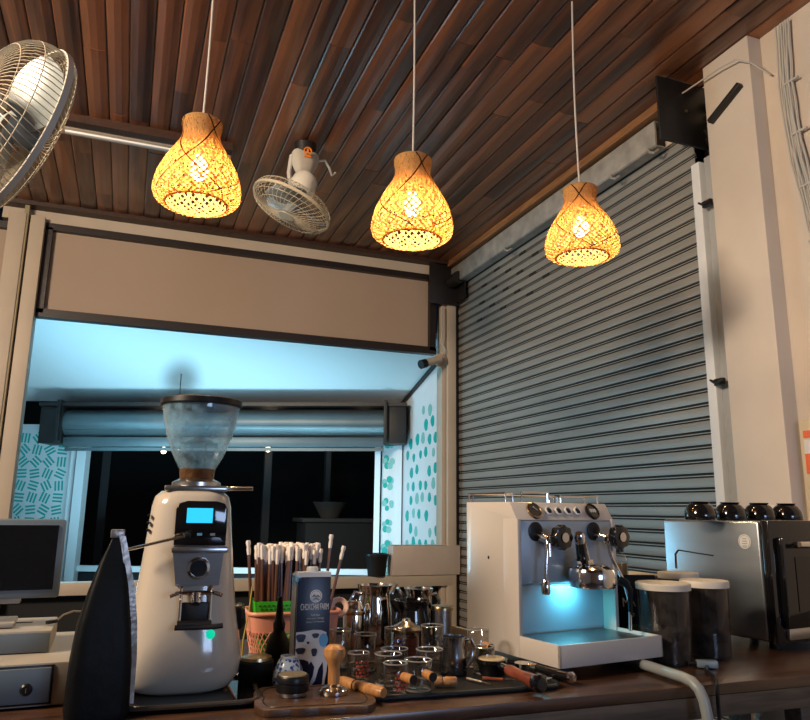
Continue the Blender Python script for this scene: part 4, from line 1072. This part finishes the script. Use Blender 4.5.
# lidded pink jar
o = thing('glass_jar', (.708, 1.835, ZC), 'squat glass jar of pink syrup with domed lid in the glass cluster', 'jar')
MB().lathe(glass_prof(.033, .033, .066), 36).build('bowl', M['glassthin'], o)
MB().lathe([(0, .0085), (.0298, .0085), (.0298, .052), (0, .052)], 32).build('syrup', M['pink2'], o)
MB().lathe([(.034, .067), (.037, .072), (.034, .080), (.018, .088), (.012, .092), (.010, .098), (0, .10)], 32).build('lid', mat('lid_steel_warm', (.6, .5, .38), .2, metal=1), o)
# --- steel jugs at the back
def jug(name, loc, r, h, m_, label, rz, cat='jug', knob=None):
    o = thing(name, loc, label, cat, rz)
    MB().lathe([(0, 0), (r*.96, 0), (r, .006), (r*.97, h*.55), (r*.86, h*.78), (r*.84, h*.86), (r*.95, h*.96), (r*.97, h), (r*.93, h), (r*.80, h*.86), (r*.82, h*.78), (r*.92, h*.5), (r*.92, .01), (0, .01)], 40).build('body', m_, o)
    MB().tube([(-r*.85, 0, h*.86), (-r*1.25, 0, h*.88), (-r*1.5, 0, h*.75), (-r*1.45, 0, h*.45), (-r*1.02, 0, h*.18)], .0055, 10).build('handle', m_, o)
    MB().prism([(0, 0), (.012, .0), (.03, .03), (.026, .034)], .018, ((r*.86, .009, h*.93-.02), (1, 0, 0), (0, 0, 1))).build('spout', m_, o)
    return o
jug('steel_jug', (.700, 2.075, ZC), .052, .160, M['chrome'], 'polished steel jug, tallest vessel behind the milk carton', .2)
jug('black_jug', (.782, 1.985, ZC), .052, .125, M['gblack'], 'glossy black jug between the two polished steel jugs', math.radians(200))
jug('steel_jug', (.842, 2.085, ZC), .045, .146, M['chrome'], 'polished steel jug with flared rim right of the black jug', math.radians(180))
o = thing('steel_canister', (.622, 2.02, ZC), 'narrow polished steel canister beside the pink basket ring', 'canister')
MB().lathe([(0, 0), (.030, 0), (.031, .004), (.031, .10), (.025, .116), (.018, .124), (0, .126)], 32).build('body', M['chrome'], o)
MB().lathe([(.0315, .088), (.033, .09), (.033, .096), (.0315, .098)], 32, closed=True).build('band', M['bronze'], o)
o = thing('cocoa_shaker', (.862, 1.955, ZC), 'tall cylindrical steel shaker with marked side before the far rail post', 'shaker')
MB().lathe([(0, 0), (.027, 0), (.027, .100), (0, .100)], 32).build('body', M['steel'], o)
MB().lathe([(0, .112), (.029, .111), (.031, .108), (.031, .100), (0, .100)], 32).build('lid', M['gold'], o)
o = thing('folded_napkins', (.935, 2.02, ZC), 'small pale wedge of folded napkins beside the espresso machine', 'napkins')
MB().prism([(-.05, 0), (.05, 0), (.05, .028), (-.04, .055)], .06, ((0, .03, 0), (1, 0, 0), (0, 0, 1)), bev=.002).build('stack', M['lidcream'], o)
MB().box((0, 0.028, .012), (.104, .066, .006)).build('band', M['milkwhite'], o)
# --- milk pitcher
mp_ = thing('milk_pitcher', (.733, 1.600, TZ), 'steel milk pitcher with curved handle in the middle of the black tray', 'pitcher', math.radians(-12))
MB().lathe([(0, 0), (.030, 0), (.032, .005), (.030, .04), (.0265, .065), (.028, .082), (.0265, .082), (.025, .065), (.028, .04), (.029, .007), (0, .007)], 40).build('body', mat('dark_steel', (.32, .33, .34), .15, metal=1), mp_)
MB().tube([(.027, 0, .074), (.042, 0, .076), (.050, 0, .060), (.046, 0, .032), (.031, 0, .012)], .0042, 10).build('handle', M['chrome'], mp_)
MB().prism([(0, 0), (.006, .0), (.018, .018), (.012, .020)], .014, ((-.024, -.007, .064), (-1, 0, 0), (0, 0, 1))).build('spout', M['chrome'], mp_)
# --- loose wooden handles
def whandle(name, a, b, r, label, m_=None):
    a, b = Vector(a), Vector(b); d = b-a; L_ = d.length
    o = thing(name, a, label, 'handle')
    MB().lathe([(0, 0), (r*.8, 0), (r, L_*.08), (r*.95, L_*.30), (r*.78, L_*.36), (r*.95, L_*.42), (r*.9, L_*.46), (r, L_*.5), (r*.98, L_*.94), (r*.8, L_), (0, L_)], 24, axis=d).build('grip', m_ or M['oak'], o)
    MB().lathe([(r*.86, L_*.345), (r*.90, L_*.35), (r*.90, L_*.37), (r*.86, L_*.375)], 24, axis=d, closed=True).build('band', M['frameblk'], o)
    return o
whandle('brush_handle', (.452, 1.555, TZ+.0125), (.506, 1.432, TZ+.0125), .0115, 'turned light wooden handle lying between tamper and glasses')
whandle('wooden_handle', (.645, 1.502, TZ+.0105), (.690, 1.488, TZ+.0105), .0095, 'short light wooden handle lying below the steel pitcher')
# --- portafilters
pf = thing('portafilter', (.818, 1.572, TZ), 'portafilter with tan filter disc and reddish wood handle on the tray', 'portafilter', math.radians(-85))
MB().lathe([(.026, .002), (.030, .002), (.034, .024), (.036, .026), (.036, .034), (.033, .034), (.031, .024), (.026, .008)], 40, closed=True).lathe([(0, .002), (.027, .002), (.027, .006), (0, .006)], 32).build('basket_ring', M['gblack'], pf)
MB().lathe([(0, .036), (.029, .036), (.031, .034), (.031, .026), (0, .026)], 36).build('filter_disc', M['tanfelt'], pf)
MB().cyl((.034, 0, .024), (.066, 0, .022), .008, .009, n=16).build('neck', M['chrome'], pf)
MB().lathe([(0, 0), (.010, 0), (.0125, .012), (.011, .05), (.0135, .08), (.015, .105), (0, .105)], 28, c=(.064, 0, .022), axis=(1, 0, -.06)).build('handle', M['redwood'], pf)
MB().lathe([(0, 0), (.0155, 0), (.018, .008), (.018, .018), (.012, .024), (0, .025)], 28, c=(.167, 0, .017), axis=(1, 0, -.02)).build('end_cap', M['gblack'], pf)
pf2 = thing('portafilter', (.880, 1.575, TZ), 'dark portafilter with slim black handle beside the machine tray', 'portafilter', math.radians(-66))
pf2.location = (.905, 1.520, TZ)
MB().cyl((.0, 0, .018), (.085, 0, .012), .0075, .0095, n=16).build('handle', M['gblack'], pf2)
MB().lathe([(0, 0), (.011, 0), (.012, .008), (.007, .014), (0, .015)], 20, c=(.085, 0, .012), axis=(1, 0, 0)).cyl((-.02, 0, .019), (0, 0, .018), .009, n=14).build('ferrule', M['chrome'], pf2)
MB().lathe([(0, 0), (.020, 0), (.022, .016), (.0, .018)], 24, c=(-.036, 0, .008)).build('basket_ring', M['chrome'], pf2)
for i, (x, y, a, lab) in enumerate(((.770, 1.525, -.6, 'small red handled tool lying beside the clear shot glass'), (.735, 1.53, -1.2, 'small steel spoon lying below the steel pitcher handle'), (.850, 1.462, .25, 'small pale brush lying across the portafilter handle end'))):
    o = thing(('hand_tool', 'small_spoon', 'small_brush')[i], (x, y, TZ+.004), lab, ('tool', 'spoon', 'brush')[i], a)
    MB().cyl((0, 0, 0), (.045, 0, 0), .0038, .003, n=12).build('handle', (M['redwood'], M['steel'], M['lightwood'])[i], o)
    MB().cyl((.045, 0, 0), (.07, 0, 0), .0026, .0015, n=10).build('tip', (M['chrome'], M['chrome'], M['lidcream'])[i], o)

# --- right side: canisters, boxes
def canister(loc, r, h, label, rz=0, fill=.5):
    o = thing('lidded_canister', loc, label, 'canister', rz, 'smoky canisters with cream lids')
    MB().lathe([(0, 0), (r*.90, 0), (r*.93, .006), (r, h), (r*.97, h), (r*.90, .008), (0, .008)], 44).build('body', M['smoke'], o)
    MB().lathe([(0, .010), (r*.885, .010), (r*.935, h*fill), (0, h*fill+.006)], 36).build('contents', M['coffee'], o)
    MB().lathe([(r*.98, h-.004), (r*1.04, h-.006), (r*1.05, h+.008), (r*1.02, h+.011), (0, h+.012)], 44).build('lid', M['lidcream'], o)
    return o
a_ = canister((1.330, 1.590, ZC), .066, .186, 'smoky canister with cream lid right beside the drip tray, left one', fill=.45)
b_ = canister((1.492, 1.618, ZC), .061, .186, 'smoky canister with cream lid standing against the oven side', fill=.35)
o = canister((1.555, 1.79, ZC), .056, .192, 'canister with cream lid hidden behind the two front canisters', fill=.4)
o = thing('spice_box', (1.440, 1.705, ZC), 'slim black box with white barcode label between the two canisters', 'box', math.radians(-12))
MB().box((0, 0, .085), (.075, .05, .17), bev=.002).build('carton', M['black'], o)
MB().box((-.004, -.026, .115), (.020, .002, .075)).box((-.004, -.026, .050), (.022, .002, .018)).build('white_label', mat('label_blue_white', (.40, .47, .52), .5), o)
t = MB()
for k in range(9): t.box((-.004, -.0275, .088+k*.006), (.010, .001, .0022))
t.build('barcode', M['frameblk'], o)
mb_ = thing('foil_pouch', (1.395, 1.79, ZC), 'black pouch with white lettering and green print behind the left canister', 'pouch', math.radians(-14))
t = MB(); t.loft([[(x, y, z) for x, y in rrect(w, d, 5, 32)] for z, w, d in ((0, .13, .06), (.02, .14, .065), (.12, .135, .05), (.18, .13, .018), (.198, .128, .006))]); t.build('pouch_body', M['foilblack'], mb_)
MB().box((-.08, -.0, .10), (.03, .05, .19), bev=.004).build('kraft_edge', M['kraft'], mb_)
text('lettering', 'MA', .034, M['milkwhite'], mb_, (-.032, -.0312, .125), (PI/2-.12, 0, 0), sx=.8)
text('lettering', 'Po', .020, M['milkwhite'], mb_, (-.026, -.0335, .094), (PI/2-.05, 0, 0), sx=.8)
MB().prism(ell(-.02, .045, .022, .028, 16, .2), .002, ((0, -.034, 0), (1, 0, 0), (0, 0, 1))).build('green_print', M['leaf'], mb_)
o = thing('flat_carton', (1.52, 2.03, ZC), 'brown flat topped carton behind the black pouch and the syrup bottle stand', 'carton')
MB().box((0, 0, .087), (.24, .16, .174), bev=.003).build('carton_body', M['kraft'], o)
MB().box((0, 0, .177), (.25, .17, .006), bev=.002).build('carton_lid', M['lidcream'], o)
o = thing('syrup_bottle', (1.478, 1.965, ZC+.1805), 'small amber bottle with black cap standing on the flat carton', 'bottle')
MB().lathe([(0, 0), (.025, 0), (.027, .003), (.027, .050), (.022, .060), (.013, .066), (.013, .072), (0, .072)], 28).build('bottle_body', M['clear'], o)
MB().lathe([(0, .002), (.0245, .002), (.0245, .038), (0, .038)], 24).build('syrup', mat('amber_syrup', (.34, .16, .03), .3), o)
MB().lathe([(0, .072), (.016, .072), (.016, .092), (.014, .095), (0, .095)], 24).build('cap', M['black'], o)
o = MB().tube([(1.405, 1.54, ZC+.006), (1.375, 1.50, ZC+.006), (1.335, 1.46, ZC+.006), (1.30, 1.40, ZC+.006), (1.275, 1.368, ZC+.006), (1.262, 1.350, .880), (1.256, 1.345, .85), (1.255, 1.343, .79)], .0045, 8).build('power_cable', M['black']); tag(o, 'black power cable trailing over the counter edge beside the drain hose', 'cable')
o = thing('small_plug', (1.375, 1.50, ZC+.011), 'dark cable plug lying on the counter before the two canisters', 'plug', -.5)
MB().box((0, 0, 0), (.05, .022, .018), bev=.004).build('plug_body', M['posgrey'], o); MB().cyl((-.025, 0, 0), (-.045, 0, 0), .005, n=10).build('strain_relief', M['black'], o)

# --- oven
ov = thing('countertop_oven', (1.738, 1.622, ZC), 'steel sided countertop oven with black glass door at the right', 'oven', math.radians(7))
OW, OD, OH = .42, .385, .355
MB().box((OW/2, OD/2+.012, .02+(OH-.02)/2), (OW, OD-.024, OH-.02), bev=.008, seg=3).build('case', M['ovensteel'], ov)
MB().box((OW/2, .006, .02+(OH-.02)/2), (OW+.004, .026, OH-.014), bev=.004).build('front_frame', M['gblack'], ov)
dd = MB().box((OW/2+.01, -.018, .185), (OW-.03, .022, .25), bev=.004).build('door', M['gblack'], ov)
MB().box((OW/2+.012, -.030, .180), (OW-.12, .003, .15)).build('window_glass', M['screen'], dd)
MB().cyl((.06, -.055, .292), (OW-.03, -.055, .292), .008, n=16).cyl((.08, -.055, .292), (.08, -.02, .292), .006, n=10).cyl((OW-.05, -.055, .292), (OW-.05, -.02, .292), .006, n=10).build('door_handle', M['chrome'], dd)
MB().box((OW/2+.012, -.010, .046), (OW-.05, .016, .036), bev=.003).build('crumb_tray', M['steel'], ov)
MB().lathe([(0, .0016), (.021, .0016), (.021, 0), (0, 0)], 32, c=(.0, .075, .295), axis=(-1, 0, 0)).build('round_sticker', mat('sticker_white', (.62, .60, .56), .5), ov)
st = [c for c in bpy.data.objects if c.name.startswith('round_sticker')][-1]
t = MB(); t.lathe([(.017, .002), (.018, .002), (.018, .0012), (.017, .0012)], 28, c=(0, .075, .295), axis=(-1, 0, 0), closed=True)
for k in range(4): t.box((-.0018, .075, .303-k*.007), (.0008, .018-.003*abs(k-1.5), .002))
t.build('sticker_print', M['posgrey'], st)
t = MB(); t.tube([(-.001, .34, .20), (-.001, .34, .245), (-.001, .325, .258), (-.001, .25, .252), (-.001, .19, .248)], .0022, 6); t.build('embossed_line', M['frameblk'], ov)
for x in (.05, OW-.05):
    for y in (.04, OD-.04): MB().lathe([(0, 0), (.017, 0), (.014, .022), (0, .022)], 16, c=(x, y, 0)).build('foot', M['rubber'], ov)
# black cups on the oven
def cup(loc, rz, label):
    o = thing('espresso_cup', loc, label, 'cup', rz, 'glossy black cups on the oven')
    MB().lathe([(0, .044), (.020, .045), (.024, .050), (.0225, .0505), (.019, .047), (0, .047)], 36).lathe([(.036, 0), (.0375, .002), (.0385, .012), (.036, .028), (.029, .040), (.022, .0455), (0, .0455), (0, .042), (.026, .037), (.033, .026), (.036, .012), (.0345, .001)], 40).build('bowl', M['gblack'], o)
    MB().tube([(.036, 0, .010), (.048, 0, .012), (.054, 0, .022), (.048, 0, .032), (.031, 0, .034)], .0035, 8).build('handle', M['gblack'], o)
    o.scale = (1.24, 1.24, 1.1)
    return o
TO = ZC+OH+.0005
c0 = None
for x, y, rz, lab in ((1.665, 1.80, 1.2, 'upturned black cup on the oven, far left of the row'), (1.785, 1.80, 1.0, 'upturned black cup on the oven, second from left of the row'), (1.905, 1.80, .9, 'upturned black cup on the oven, third along before the pillar'), (2.022, 1.80, .2, 'upturned black cup on the oven, rightmost before the notice board')):
    if c0 is None: c0 = cup((x, y, TO), rz, lab)
    else: copy_tree(c0, (x, y, TO), rz, label=lab)
o = thing('white_bowl', (2.085, 1.90, TO), 'pale upturned bowl on the oven behind the rightmost black cup', 'bowl')
MB().lathe([(.05, 0), (.048, .012), (.038, .03), (.022, .042), (0, .045), (0, .041), (.02, .038), (.035, .028), (.046, .001)], 36).build('shell', M['milkwhite'], o)
MB().lathe([(.018, .044), (.022, .0435), (.022, .05), (.018, .05)], 28, closed=True).build('foot_ring', M['milkwhite'], o)
